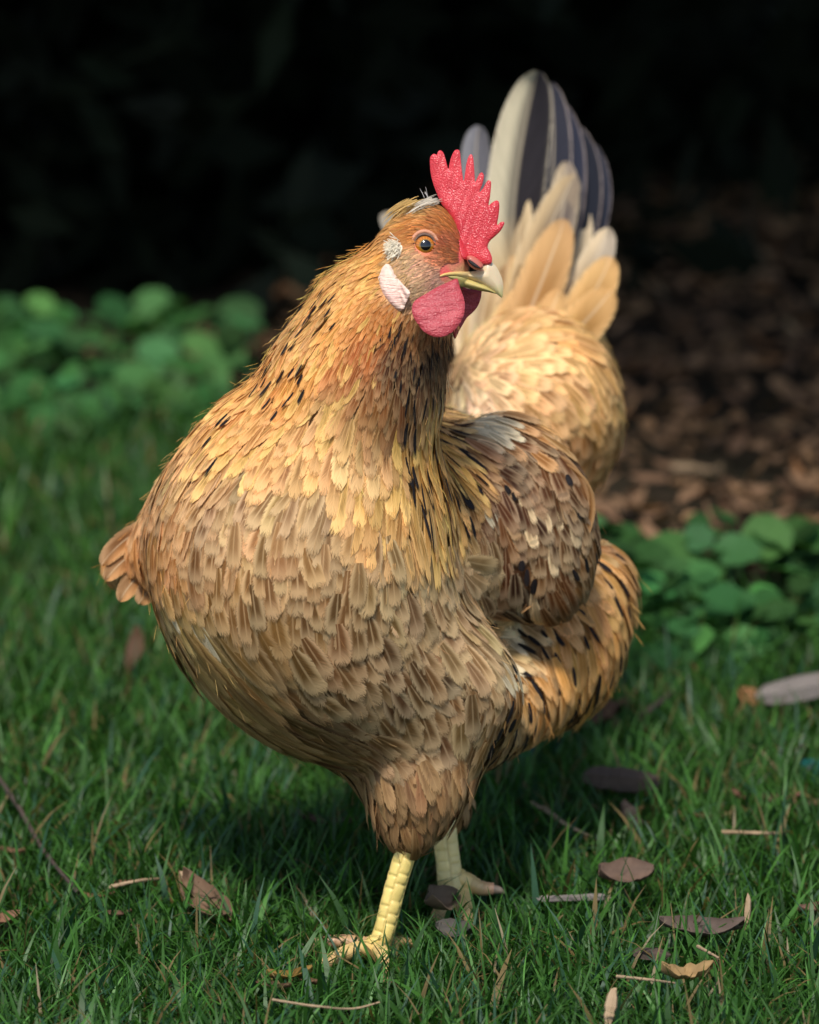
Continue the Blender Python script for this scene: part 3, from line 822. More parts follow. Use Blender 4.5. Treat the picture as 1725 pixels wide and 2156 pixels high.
def pillow(name, outline, dfun, T, Rb, mat, step=2.0, colf=None, m=5, bulge=1.0, parent=HEN, hug=None, soft=None):
    """outline in drawing units; dfun(px,py) gives the depth of the mid surface; T half thickness (units), Rb rim width"""
    O = catmull(outline, m)
    keep = [O[0]]
    for p in O[1:]:
        if np.hypot(*(p - keep[-1])) > step * .45: keep.append(p)
    O = np.array(keep)
    mn, mx = O.min(0), O.max(0)
    gx, gy = np.meshgrid(np.arange(mn[0], mx[0], step), np.arange(mn[1], mx[1], step))
    gx = gx + (np.arange(gx.shape[0]) % 2)[:, None] * step * .5
    I = np.stack([gx.ravel(), gy.ravel()], 1)
    I = I[inside(I, O)]; I = I[seg_dist(I, O) > step * .5]
    pts = [Vector(p) for p in np.concatenate([O, I])]
    no = len(O)
    r = delaunay_2d_cdt(pts, [(i, (i + 1) % no) for i in range(no)], [list(range(no))], 1, 1e-4)
    vs = np.array([tuple(v) for v in r[0]]); fs = [tuple(f) for f in r[2]]
    dist = seg_dist(vs, O)
    x = np.clip(dist / Rb, 0, 1)
    TT_ = T(vs[:, 0], vs[:, 1]) if callable(T) else T
    t = TT_ * np.sqrt(1 - (1 - x) ** 2) + .02
    dm = dfun(vs[:, 0], vs[:, 1])
    sc = dm * S
    fd = dm - t * sc * bulge; bd = dm + t * sc
    if hug is not None:
        sdp = surf_depth(vs[:, 0], vs[:, 1])
        sdp = np.where(np.isnan(sdp) | (sdp > dm + .02), 9, sdp)
        fh = sdp - hug * np.sqrt(1 - (1 - x) ** 2)
        fd = np.minimum(fd, fh)
        for _ in range(soft or 0):      # relax the sheet
            acc = np.zeros(len(vs)); cnt = np.zeros(len(vs))
            for f in fs:
                for a_, b_ in ((f[0], f[1]), (f[1], f[2]), (f[2], f[0])):
                    acc[a_] += fd[b_]; acc[b_] += fd[a_]; cnt[a_] += 1; cnt[b_] += 1
            fd = np.minimum(fd * .5 + .5 * acc / np.maximum(cnt, 1), fh)
        bd = np.maximum(bd, fd + .0012)
    F_ = Pc(vs[:, 0], vs[:, 1], fd); B_ = Pc(vs[:, 0], vs[:, 1], bd)
    n_ = len(vs)
    V = np.concatenate([F_, B_])
    tri = np.array([f for f in fs if len(f) == 3])
    a2 = (vs[tri[:, 1]] - vs[tri[:, 0]]); b2 = (vs[tri[:, 2]] - vs[tri[:, 0]])
    sw = (a2[:, 0] * b2[:, 1] - a2[:, 1] * b2[:, 0]) > 0
    tri[sw] = tri[sw][:, ::-1]
    back = tri[:, ::-1] + n_
    F2 = np.concatenate([tri, back])
    # rim: outline edges
    ecount = {}
    for f in tri.tolist():
        for i in range(3):
            ecount[(f[i], f[(i + 1) % 3])] = 1
    rim = []
    for (i, j) in ecount:
        if (j, i) not in ecount: rim.append((j, i, i + n_)); rim.append((j, i + n_, j + n_))
    F2 = np.concatenate([F2, np.array(rim)])
    cols = None
    if colf is not None:
        cc = colf(vs[:, 0], vs[:, 1]); cols = {"col": np.concatenate([cc, cc])}
    return link(name, make_mesh(name, L(V), F2, mat, cols), parent)

def K(pts): return [(690 + x * .36, 276 + y * .36) for x, y in pts]   # close-up units -> drawing units
comb = K([(668, 430), (645, 380), (622, 320), (604, 250), (598, 180), (603, 148), (622, 132), (638, 138), (648, 117), (664, 114), (680, 132), (693, 175), (706, 222), (713, 190), (724, 150), (740, 117), (757, 108), (773, 118), (779, 165), (785, 225), (796, 292), (805, 240), (812, 190), (824, 150), (838, 136), (850, 150), (856, 200), (860, 260), (863, 298), (875, 275), (889, 250), (903, 242), (914, 258), (911, 290), (900, 325), (888, 358), (912, 330), (928, 300), (943, 287), (956, 298), (955, 335), (950, 385), (942, 434), (962, 418), (985, 406), (1002, 414), (1005, 445), (1000, 495), (992, 548), (1012, 533), (1031, 531), (1032, 546), (1012, 583), (980, 615), (948, 645), (936, 680), (952, 712), (962, 745), (955, 775), (915, 780), (850, 760), (812, 755), (788, 742), (772, 690), (762, 620), (742, 550), (710, 480)])
combd = lambda x, y: 2.416 - 0.00004 * (x - 950)
def combT(x, y):
    b = np.clip((y - 400) / 110, 0, 1)
    return (3.6 + 0.7 * np.sin(x * .33 + y * .11) * np.clip((560 - y) / 60, 0, 1)) + 13 * b * np.clip((1000 - x) / 60, .25, 1)
def combn(px, py):
    return None
pillow("comb", comb, combd, combT, 16, M_COMB, 1.8, hug=.0016, soft=2)
farw = K([(770, 905), (830, 925), (895, 925), (900, 955), (893, 990), (875, 1030), (848, 1062), (815, 1092), (792, 1130), (768, 1172), (750, 1212), (738, 1206), (734, 1170), (752, 1120), (780, 1060), (770, 980)])
pillow("wattle", farw, lambda x, y: 2.432 + 0 * x, 5, 8, M_WATTLE, 2.0)
nearw = K([(752, 862), (700, 885), (640, 912), (580, 948), (522, 983), (499, 1010), (493, 1050), (504, 1092), (530, 1132), (560, 1170), (600, 1195), (643, 1206), (692, 1198), (735, 1172), (770, 1130), (796, 1080), (803, 1020), (795, 970), (776, 920), (766, 880)])
hx, _ = hit(900, 640)
pillow("wattle", nearw, lambda x, y: 2.386 - 0.00008 * (y - 640), lambda x, y: 9 + 1.0 * np.sin((x * .5 + y) * .16) + 0 * x, 20, M_WATTLE, 1.8, hug=.004, soft=3)
lobe = K([(345, 772), (318, 792), (300, 830), (296, 870), (308, 920), (334, 970), (368, 1010), (400, 1040), (425, 1053), (447, 1040), (457, 1012), (480, 960), (478, 935), (440, 895), (400, 845), (372, 790)])
lq, ln = hit(828, 600)
pillow("earlobe", lobe, lambda x, y: lq[2] - 0.005 + 0.00022 * (858 - x) , lambda x, y: 6 + 2.4 * np.sin((x * 1.1 - y * .55) * .42), 12, M_LOBE, 1.6, hug=.0028, soft=2)

# ---- beak
ub = K([(652, 852), (668, 838), (700, 828), (760, 822), (830, 822), (885, 812), (905, 786), (925, 762), (945, 752), (962, 768), (985, 790), (1005, 825), (1020, 862), (1027, 900), (1025, 950), (1020, 974), (1006, 966), (985, 950), (950, 925), (905, 898), (850, 876), (800, 858), (750, 846), (700, 846)])
def ubc(x, y):
    t_ = np.clip((x - 960) / 60, 0, 1)[:, None]
    c = s2l((222, 186, 112)) * (1 - t_) + s2l((214, 190, 152)) * t_
    tip = np.clip((y - 596) / 30, 0, 1)[:, None] * t_
    c = c * (1 - tip) + s2l((196, 186, 120)) * tip
    top = np.clip((566 - y) / 14, 0, 1)[:, None] * np.clip((x - 1005) / 10, 0, 1)[:, None]
    return c * (1 - top) + s2l((212, 196, 170)) * top
pillow("upper_beak", ub, lambda x, y: 2.416 - 0.000035 * (x - 950) * 0, lambda x, y: 10 + 20 * np.clip((1062 - x) / 90, 0, 1) - 8 * np.clip((960 - x) / 40, 0, 1), 26, M_BEAK, 1.5, ubc, hug=.0018, soft=3)
lb = K([(700, 850), (750, 846), (800, 856), (850, 872), (905, 894), (950, 920), (990, 948), (975, 950), (940, 942), (900, 936), (850, 925), (800, 913), (770, 905), (760, 880), (725, 862)])
pillow("lower_beak", lb, lambda x, y: 2.4155 + 0 * x, lambda x, y: 17 + 0 * x, 12, M_BEAK, 1.5,
       lambda x, y: np.tile(s2l((198, 178, 108)), (len(x), 1)) * (1 - .3 * np.clip((x - 1010) / 30, 0, 1))[:, None], hug=.0010, soft=2)
# skin flap round the nostril (cere) and the nostril slit
cere = K([(815, 735), (840, 728), (870, 742), (900, 768), (912, 790), (900, 812), (870, 812), (845, 800), (822, 775)])
pillow("cere", cere, lambda x, y: 2.4095 + 0 * x, 12, 9, M_BEAK, 1.3, lambda x, y: np.tile(s2l((190, 104, 88)), (len(x), 1)), hug=.0018, soft=1)
nos = K([(820, 752), (838, 756), (862, 772), (885, 790), (895, 802), (878, 802), (852, 790), (830, 772)])
pillow("nostril", nos, lambda x, y: 2.4062 + 0 * x, 3.2, 4, M_SKIN, 1.0, lambda x, y: np.tile(s2l((38, 34, 32)), (len(x), 1)), hug=.0026)

# ---- eye
eq, en = hit(895, 517)
def sph(center, axis, r, a0, a1, nr, ns, colfn, squash=1.0):
    axis = norm(np.asarray(axis)); t1 = norm(np.cross(axis, [0, 1, 0])); t2 = np.cross(axis, t1)
    V = []; C = []
    for i in range(nr + 1):
        ph = a0 + (a1 - a0) * i / nr
        for j in range(ns):
            th = 2 * math.pi * j / ns
            V.append(center + r * (math.cos(ph) * axis + math.sin(ph) * (math.cos(th) * t1 * squash + math.sin(th) * t2)))
            C.append(colfn(ph, th))
    V = np.array(V); C = np.array(C)
    i, j = np.meshgrid(np.arange(nr), np.arange(ns), indexing='ij')
    Q = np.stack([i * ns + j, (i + 1) * ns + j, (i + 1) * ns + (j + 1) % ns, i * ns + (j + 1) % ns], -1).reshape(-1, 4)
    return V, Q, C
eyeax = norm(np.array([0.10, 0.03, -1.0]))
R_E = 0.0055
ecen = eq - eyeax * 0.0030
def iris(ph, th):
    x = ph
    if x < .62: return s2l((150, 110, 40))
    if x < .95: return s2l((200, 118, 28)) * (0.9 + .2 * math.sin(th * 17))
    if x < 1.12: return s2l((150, 84, 20))
    return s2l((30, 20, 14))
V, Q, C = sph(ecen, eyeax, R_E, 0.0, 2.2, 40, 64, iris)
EYE = link("eye", make_mesh("eye", L(V), Q, M_EYE, {"col": C}), HEN)
V, Q, C = sph(ecen, norm(eyeax + np.array([.03, .02, 0])), R_E * 1.012, 0.0, .50, 10, 48, lambda a, b: s2l((6, 6, 8)))
link("pupil", make_mesh("pupil", L(V), Q, M_EYE, {"col": C}), EYE)
def ring(center, axis, r, tr, sx, sy, colr, nseg=72, nt=14, wob=.0):
    axis = norm(np.asarray(axis)); t1 = norm(np.cross([0, 1, 0], axis)); t2 = np.cross(axis, t1)
    V = []; C = []
    for i in range(nseg):
        a = 2 * math.pi * i / nseg
        dr = math.cos(a) * t1 * sx + math.sin(a) * t2 * sy
        trr = tr * (1 + .35 * max(0, math.sin(a))) * (1 + wob * math.sin(a * 31))
        for j in range(nt):
            b = 2 * math.pi * j / nt
            V.append(center + dr * r + norm(dr) * math.cos(b) * trr + axis * math.sin(b) * trr)
            C.append(s2l(colr))
    V = np.array(V); C = np.array(C)
    i, j = np.meshgrid(np.arange(nseg), np.arange(nt), indexing='ij'); i2 = (i + 1) % nseg; j2 = (j + 1) % nt
    Q = np.stack([i * nt + j, i2 * nt + j, i2 * nt + j2, i * nt + j2], -1).reshape(-1, 4)
    return V, Q, C
V, Q, C = ring(ecen + eyeax * .0018, eyeax, .0055, .0005, 1.0, 1.06, (110, 84, 70), wob=.06)
link("eyelid", make_mesh("eyelid", L(V), Q, M_SKIN, {"col": C}), EYE)
V, Q, C = ring(ecen + eyeax * .0008, eyeax, .0068, .0008, 1.0, 1.08, (206, 142, 108), wob=.1)
link("eyelid", make_mesh("eyelid", L(V), Q, M_SKIN, {"col": C}), EYE)

# ---- free tufts: crest, ear tuft, wisps
def tufts(name, items, mat=M_HACKLE, NV=7, NU=3, parent=HEN):
    """items: (px,py,d, dirx,diry,dirz, Lmm, Wmm, colour, droop)"""
    V = []; UVs = []; C = []; PR = []
    vv = np.linspace(0, 1, NV); us = np.linspace(-1, 1, NU)
    for (px, py, d, dx, dy, dz, l, wd, c, dr) in items:
        p = Pc(px, py, d); t_ = norm(np.array([dx, -dy, dz], float)); b_ = norm(np.cross([0, 0, -1.0], t_) + rng.normal(0, .25, 3))
        r = rng.random()
        for v in vv:
            cpt = p + t_ * l * 1e-3 * v + np.array([0, -1, 0]) * dr * 1e-3 * v * v
            wv = wd * 1e-3 * (0.5 + v if v < .5 else math.sqrt(max(0, 1 - ((v - .5) / .51) ** 2)))
            for u in us:
                V.append(cpt + b_ * u * wv + np.array([0, 0, .3]) * abs(u) * wv); UVs.append((u / 2 + .5, v)); C.append(c); PR.append((0, .4, r, .4))
    k = len(items); idx = np.arange(k * NV * NU).reshape(k, NV, NU)
    Q = np.stack([idx[:, :-1, :-1], idx[:, :-1, 1:], idx[:, 1:, 1:], idx[:, 1:, :-1]], -1).reshape(-1, 4)
    return link(name, make_mesh(name, L(np.array(V)), Q, mat, {"col": np.array(C), "prm": np.array(PR)}, np.array(UVs)), parent)
it = []
for i in range(150):   # pale crest behind the comb
    f = rng.random()
    px = 930 - f * 75 + rng.normal(0, 3); py = 420 + f * 2 + rng.normal(0, 4) + 4 * abs(rng.normal())
    c = s2l((222, 212, 192)) if f < .45 else s2l((216, 176, 104))
    it.append((px, py, 2.416 + rng.normal(0, .004), -1, rng.normal(.14, .07) + .35 * f, rng.normal(0, .1), rng.uniform(7, 14), rng.uniform(.2, .4), c * rng.uniform(.7, 1.1), rng.uniform(0, 4)))
for i in range(6):
    it.append((905 - rng.random() * 12, 416, 2.414, rng.normal(-.5, .3), -.9, 0, rng.uniform(3, 6), .14, s2l((210, 205, 200)), 0))
tufts("crest", it)
it = []
eq2, _ = hit(835, 525)
for i in range(190):
    px = 845 - rng.random() * 22; py = 522 + rng.normal(0, 7)
    it.append((px, py, eq2[2] - .0012 - .0035 * rng.random(), rng.normal(-.8, .3), rng.normal(.1, .6), -.35 * rng.random(), rng.uniform(3, 5.5), rng.uniform(.22, .4), s2l((250, 238, 212)) * rng.uniform(.9, 1.05), 0))
for i in range(90):
    px = 868 - rng.random() * 18; py = 545 + rng.random() * 45
    q_, _ = hit(px, py)
    it.append((px, py, q_[2] - .0005, rng.normal(-.5, .3), rng.normal(.7, .3), -.2 * rng.random(), rng.uniform(3, 7), rng.uniform(.3, .55), s2l((206, 164, 112)) * rng.uniform(.8, 1.1), 0))
tufts("ear_tuft", it)
pillow("ear_tuft", K([(332, 672), (352, 650), (385, 645), (415, 655), (440, 672), (436, 705), (410, 728), (375, 742), (345, 732), (330, 705)]), lambda x, y: eq2[2] + .003 + 0 * x, 6, 12, M_SKIN, 1.6,
       lambda x, y: np.tile(s2l((252, 238, 206)), (len(x), 1)), hug=.0022, soft=1)
# soft filaments along the flank, thigh and breast rim
it = []
for i in range(5000):
    k = rng.integers(0, len(CAND))
    q = CAND[k]
    big = part[k] in ('flank_feathers', 'thigh_feathers') and rng.random() < .35
    if part[k] == 'head_feathers': continue
    q = q + NRM[k] * rng.uniform(.001, .004); x, y = pxy(q)
    t_ = TT[k] + NRM[k] * rng.uniform(.05, .40) + rng.normal(0, .25, 3)
    it.append((x, y, q[2], t_[0], -t_[1], t_[2], rng.uniform(6, 14) if big else rng.uniform(4, 9), rng.uniform(.10, .18) if big else rng.uniform(.06, .12), np.minimum(col[k] * 1.5, .8), rng.uniform(-1, 2)))
tag(tufts("down", it), kind="stuff")

# ==================================================================== setting
def mat_ground():
    t = NT("soil"); o = t.obj()
    n1 = t.noise(o, 3.0, 6.0, 0.6); n2 = t.noise(o, 60.0, 5.0, 0.7)
    c = t.mix(t.mr(n1, .35, .65, 0, 1), (0.016, 0.015, 0.007), (0.034, 0.024, 0.015))
    c = t.mix(t.mr(n2, .4, .7, 0, .6), c, (0.06, 0.042, 0.028))
    t.setin(t.b.inputs["Base Color"], c); t.b.inputs["Roughness"].default_value = 1.0
    t.b.inputs["Specular IOR Level"].default_value = 0.1
    t.l(t.bump(n2, 1.0, 0.01), t.b.inputs["Normal"])
    return t.m
gx = np.concatenate([np.linspace(-30, -2, 14), np.linspace(-1.9, 1.9, 60), np.linspace(2, 30, 14)])
gy = np.concatenate([np.linspace(-12, -.6, 10), np.linspace(-.5, 4.0, 70), np.linspace(4.2, 40, 14)])
X, Y = np.meshgrid(gx, gy, indexing='ij')
Z = 0.004 * np.sin(X * 7 + 1) * np.cos(Y * 5.3) * (np.hypot(X, Y) > .35) - .004
V = np.stack([X, Y, Z], -1).reshape(-1, 3)
i, j = np.meshgrid(np.arange(len(gx) - 1), np.arange(len(gy) - 1), indexing='ij'); ny = len(gy)
Q = np.stack([i * ny + j, (i + 1) * ny + j, (i + 1) * ny + j + 1, i * ny + j + 1], -1).reshape(-1, 4)
tag(link("ground", make_mesh("ground", V, Q, mat_ground())), "dark bare soil under the grass and leaf litter", "ground", kind="structure")

def mat_leafy(name, trans=.35, rough=.45, nscale=120, amt=.25, spec=.3):
    t = NT(name); o = t.obj()
    col = t.attr("col").outputs["Color"]
    n = t.noise(o, nscale, 3.0, 0.6)
    f = t.math('MULTIPLY_ADD', n, 2 * amt, 1 - amt)
    c = t.mix(1.0, col, t.comb(f, f, f), 'MULTIPLY')
    t.setin(t.b.inputs["Base Color"], c); t.b.inputs["Roughness"].default_value = rough
    t.b.inputs["Specular IOR Level"].default_value = spec
    tr = t.n("ShaderNodeBsdfTranslucent"); t.l(t.mix(1.0, c, (1.2, 1.35, .6), 'MULTIPLY'), tr.inputs[0])
    mx = t.n("ShaderNodeMixShader"); mx.inputs[0].default_value = trans
    t.l(t.b.outputs[0], mx.inputs[1]); t.l(tr.outputs[0], mx.inputs[2]); t.l(mx.outputs[0], t.o.inputs[0])
    return t.m
M_GRASS = mat_leafy("grass blade", .3, .45, 60, .2)
M_PLANT = mat_leafy("plant leaf", .22, .6, 90, .25, .15)
M_DARKLEAF = mat_leafy("evergreen leaf", .05, .6, 20, .3, .1)

# ---- grass
def blades(X, Y, H, Wd, lean, cols, NS=5, flat=None):
    k = len(X)
    az = rng.uniform(0, 2 * math.pi, k); face = az + math.pi / 2 + rng.normal(0, .5, k)
    d = np.stack([np.cos(az), np.sin(az), np.zeros(k)], 1); sdv = np.stack([np.cos(face), np.sin(face), np.zeros(k)], 1)
    ts = np.linspace(0, 1, NS); V = np.empty((k, NS, 2, 3))
    base = np.stack([X, Y, np.full(k, -.004)], 1)
    p = base.copy()
    th0 = rng.uniform(0, .45, k)
    for j, t_ in enumerate(ts):
        a = th0 + lean * t_ ** 1.2
        if j > 0:
            stp = H / (NS - 1)
            p = p + (d * np.sin(a)[:, None] + np.array([0, 0, 1.0]) * np.cos(a)[:, None]) * stp[:, None]
        wv = Wd * (1 - t_ ** 2.2) * .5 + .00008
        V[:, j, 0] = p - sdv * wv[:, None]; V[:, j, 1] = p + sdv * wv[:, None]
    V[..., 2] = np.maximum(V[..., 2], -.003 + .004 * rng.random((k, 1, 1)))
    idx = np.arange(k * NS * 2).reshape(k, NS, 2)
    Q = np.stack([idx[:, :-1, 0], idx[:, :-1, 1], idx[:, 1:, 1], idx[:, 1:, 0]], -1).reshape(-1, 4)
    return V.reshape(-1, 3), Q, np.repeat(cols[:, None], NS * 2, 1).reshape(-1, 3)
def field(n, x0, x1, y0, y1, hs, ws):
    X = rng.uniform(x0, x1, n); Y = rng.uniform(y0, y1, n)
    # tufts: density modulation
    m = np.sin(X * 31 + np.sin(Y * 17) * 2) * np.sin(Y * 27 + np.sin(X * 23) * 2)
    keep = rng.random(n) < .72 + .28 * m
    # the bare shaded bed behind, cleared for litter and ground plants
    edge = np.interp(X, [-3, -.5, -.15, .1, .3, 3], [1.62, 1.60, 1.55, .95, .80, .75])
    keep &= rng.random(n) < np.clip((edge - Y) / .12, 0, 1)
    X, Y = X[keep], Y[keep]; k = len(X)
    H = hs * rng.lognormal(0, .32, k)
    clump = .5 + .5 * np.sin(X * 9 + 1.3 + np.sin(Y * 6)) * np.cos(Y * 8 + X * 3)
    H *= .75 + .45 * clump
    for f, r in ((foot1 + HL, .04), (foot2 + HL, .06)):
        dd = np.hypot(X - f[0], (Y - f[1] + .02) * .8)
        H *= np.clip(.45 + dd / r * .55, .45, 1)
    H = np.minimum(H, .052)
    Wd = ws * rng.uniform(.55, 1.35, k)
    lean = rng.gamma(3.0, .33, k)
    g = rng.random(k)[:, None]
    c = s2l((52, 92, 34)) * (1 - g) + s2l((80, 128, 52)) * g
    c = c * np.exp(rng.normal(0, .28, (k, 1))) * .72
    bl = (rng.random(k) < .12)[:, None]; c = np.where(bl, s2l((74, 120, 84)) * .5, c)
    dry = (rng.random(k) < .07)[:, None]; c = np.where(dry, s2l((176, 150, 96)) * .45, c)
    return blades(X, Y, H, Wd, lean, c)
P1 = field(150000, -.42, .42, -.36, 1.1, .027, .0020)
P2 = field(70000, -.75, .6, .9, 2.0, .032, .0026)
P3 = field(60000, -1.9, 1.9, -.7, 2.0, .038, .004)
Vs = []; Qs = []; Cs = []; off = 0
for V, Q, C in (P1, P2, P3):
    Vs.append(V); Qs.append(Q + off); Cs.append(C); off += len(V)
tag(link("grass", make_mesh("grass", np.concatenate(Vs), np.concatenate(Qs), M_GRASS, {"col": np.concatenate(Cs)})),
    "short green lawn grass around the hen's feet", "grass", kind="stuff")

# ---- round-leaved ground plants
def leaf_shape(n=14, kind='round'):
    if kind == 'round':
        a = np.linspace(0, 2 * np.pi, n, endpoint=False)
        r = 1 + .05 * np.cos(a * 7) - .45 * np.exp(-((a - np.pi) / .28) ** 2)
        return np.stack([r * np.cos(a), r * np.sin(a)], 1)
def plants(name, xs, ys, hs, rad, label, basecol, jitter=.4):
    k = len(xs); n = 18
    sh = leaf_shape(n)
    Vall = []; Fall = []; Call = []; off = 0
    for i in range(k):
        r = rad * rng.uniform(.55, 1.3)
        tilt = rng.uniform(.1, .8); az = rng.uniform(0, 2 * np.pi)
        nrm = norm(np.array([math.sin(tilt) * math.cos(az), math.sin(tilt) * math.sin(az) - .25, math.cos(tilt)]))
        a1 = norm(np.cross([0, 0, 1], [math.cos(az + .5), math.sin(az + .5), 0])); a1 = norm(a1 - (a1 @ nrm) * nrm); a2 = np.cross(nrm, a1)
        c0 = np.array([xs[i], ys[i], hs[i]])
        cv = rng.uniform(.0, .35)
        V = [c0]
        for rr in (.55, 1.0):
            for (x, y) in sh:
                V.append(c0 + r * rr * (a1 * x + a2 * y) + nrm * r * (cv * rr * rr * (.6 + .4 * math.cos(3 * x)) - .12 * abs(y) * rr))
        F = [(0, 1 + j, 1 + (j + 1) % n) for j in range(n)] + [(1 + j, 1 + n + j, 1 + n + (j + 1) % n, 1 + (j + 1) % n) for j in range(n)]
        st = c0 - a1 * r * .5
        b0 = np.array([xs[i] + rng.normal(0, .02), ys[i] + rng.normal(0, .02), -.004])
        s0 = len(V); wv = np.array([.0012, 0, 0])
        V += [b0 - wv, b0 + wv, st + wv, st - wv]; F.append((s0, s0 + 1, s0 + 2, s0 + 3))
        F = [tuple(q + off for q in f) for f in F]
        col_ = s2l(basecol) * math.exp(rng.normal(0, jitter)) * np.array([rng.uniform(.8, 1.25), 1, rng.uniform(.8, 1.2)])
        Vall += V; Fall += F; Call += [col_] * len(V); off += len(V)
    me = make_mesh(name, np.array(Vall), Fall, M_PLANT, {"col": np.array(Call)})
    return tag(link(name, me), label, "plants", kind="stuff")
k = 1000
xs = rng.uniform(-1.5, -.13, k); ys = rng.uniform(1.40, 1.76, k)
hs = .012 + .046 * np.clip((ys - 1.40) / .2, 0, 1) * rng.uniform(.4, 1.1, k)
m = xs < -.19 + .1 * rng.random(k)
plants("ground_cover", xs[m], ys[m], hs[m], .0155, "patch of round-leaved ground cover at the left edge of the dark bed", (58, 98, 52))
k = 1100
xs = rng.uniform(.08, 1.5, k); ys = rng.uniform(.58, .87, k)
hs = .010 + .042 * np.clip((ys - .58) / .15, 0, 1) * rng.uniform(.4, 1.1, k)
plants("ground_cover", xs, ys, hs, .0145, "patch of round-leaved ground cover to the right behind the hen's tail", (50, 88, 44))

# ---- leaf litter on the shaded bed
M_DRY = mat_leafy("dry leaf", .12, .7, 90, .45, .2)
def dry_leaf_geo(l, wd, curl, n=9, jag=0.0, lobes=0):
    t_ = np.linspace(0, 1, n); us = np.linspace(-1, 1, 5)
    V = []; ph = rng.random() * 6
    for a in t_:
        wv = wd * math.sin(math.pi * min(a * .96 + .02, 1)) ** .7 * (1 + jag * rng.normal())
        for u in us:
            V.append(((a - .5) * l, u * wv / 2, curl * l * ((a - .5) ** 2) * 1.4 + curl * wd * u * u * .9 + .04 * wd * math.sin(a * 9 + u * 3 + ph)))
    idx = np.arange(n * 5).reshape(n, 5)
    Q = np.stack([idx[:-1, :-1], idx[:-1, 1:], idx[1:, 1:], idx[1:, :-1]], -1).reshape(-1, 4)
    return np.array(V), Q
Vs = []; Qs = []; Cs = []; off = 0
for i in range(17000):
    x = rng.uniform(-1.6, 2.2); y = rng.uniform(.86, 4.2)
    edge = np.interp(x, [-3, -.5, -.15, .1, 3], [1.75, 1.75, 1.6, .90, .8])
    if y < edge or (x < -.12 and y > 1.8): continue
    V, Q = dry_leaf_geo(rng.uniform(.015, .036), rng.uniform(.005, .015), rng.uniform(-.4, .6), 6, .1)
    M = Matrix.Rotation(rng.uniform(0, 6.28), 3, 'Z') @ Matrix.Rotation(rng.normal(0, .35), 3, 'X') @ Matrix.Rotation(rng.normal(0, .35), 3, 'Y')
    V = V @ np.array(M).T + np.array([x, y, .006 + .018 * rng.random()])
    cb = s2l([(122, 94, 70), (140, 108, 78), (104, 78, 58), (160, 134, 104), (124, 86, 54)][rng.choice(5, p=[.36, .24, .28, .04, .08])]) * rng.uniform(.8, 1.25)
    Vs.append(V); Qs.append(Q + off); Cs.append(np.tile(cb, (len(V), 1))); off += len(V)
tag(link("leaf_litter", make_mesh("leaf_litter", np.concatenate(Vs), np.concatenate(Qs), M_DRY, {"col": np.concatenate(Cs)})),
    "brown dry leaf litter covering the shaded bed at the right", "leaf litter", kind="stuff")

# ---- evergreen shrubs, and an unseen evergreen added to shade the bed
def mat_bark():
    t = NT("bark"); o = t.obj(); n = t.noise(o, 30.0, 6.0, .7)
    t.setin(t.b.inputs["Base Color"], t.mix(n, (.03, .022, .015), (.09, .065, .045)))
    t.b.inputs["Roughness"].default_value = .9; t.l(t.bump(n, 1, .01), t.b.inputs["Normal"]); return t.m
M_BARK = mat_bark()
def wtube(path, rad, nt=10, nr=24):
    V, Q, C, _ = tube(path, rad, nr, nt, None, front=(.3, .2, .9) if abs(path[-1][2] - path[0][2]) < .3 else (0, -1, 0))
    return V, Q
def leaves(npts, cfun, size, colr):
    pts = cfun(npts); k = len(pts)
    n_ = norm(rng.normal(0, 1, (k, 3)) + np.array([0, 0, .6])); t1 = norm(np.cross(n_, rng.normal(0, 1, (k, 3)))); t2 = np.cross(n_, t1)
    s_ = size * rng.uniform(.6, 1.3, k)[:, None]
    V = np.stack([pts - t1 * s_, pts + t2 * s_ * .42 - t1 * s_ * .1, pts + t1 * s_, pts - t2 * s_ * .42 - t1 * s_ * .1], 1).reshape(-1, 3)
    Q = np.arange(k * 4).reshape(k, 4)
    c = np.repeat((s2l(colr) * np.exp(rng.normal(0, .3, (k, 1))))[:, None], 4, 1).reshape(-1, 3)
    return V, Q, c
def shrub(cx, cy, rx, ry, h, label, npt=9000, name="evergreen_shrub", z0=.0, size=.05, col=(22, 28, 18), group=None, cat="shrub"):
    r = bpy.data.objects.new(name, None); scn.collection.objects.link(r); r.location = (cx, cy, 0)
    tag(r, label, cat, group)
    Vs = []; Qs = []; off = 0
    for i in range(7):
        a = i * .9 + rng.random(); e = np.array([math.cos(a) * rx * .7, math.sin(a) * ry * .6, h * rng.uniform(.5, .9)])
        V, Q = wtube([(math.cos(a) * .04, math.sin(a) * .04, -.02), e * .35 + np.array([0, 0, .08]), e * .7, e], [.026, .02, .012, .004])
        Vs.append(V); Qs.append(Q + off); off += len(V)
    link("stems", make_mesh("stems", np.concatenate(Vs), np.concatenate(Qs), M_BARK), r)
    cl = np.stack([rng.normal(0, .5, 60) * rx, rng.normal(0, .5, 60) * ry, z0 + rng.random(60) * (h - z0)], 1)
    def cf(n):
        k = rng.integers(0, 60, n); p = cl[k] + rng.normal(0, .16, (n, 3))
        u = norm(rng.normal(0, 1, (n // 2, 3))) * rng.random((n // 2, 1)) ** .33
        u[:, 2] = np.abs(u[:, 2])
        p2 = u * np.array([rx, ry, h - z0]) + np.array([0, 0, z0])
        p = np.concatenate([p, p2]); p[:, 2] = np.maximum(p[:, 2], z0 + .01)
        return p
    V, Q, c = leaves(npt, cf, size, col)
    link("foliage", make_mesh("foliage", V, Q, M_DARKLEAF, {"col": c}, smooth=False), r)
GR = "evergreen shrubs in the dark background"
shrub(-.72, 2.48, .75, .52, 1.4, "dark evergreen shrub behind the left ground cover, at the left edge", group=GR)
shrub(.02, 3.25, .6, .55, 1.6, "dark evergreen shrub directly behind the hen's head", group=GR)
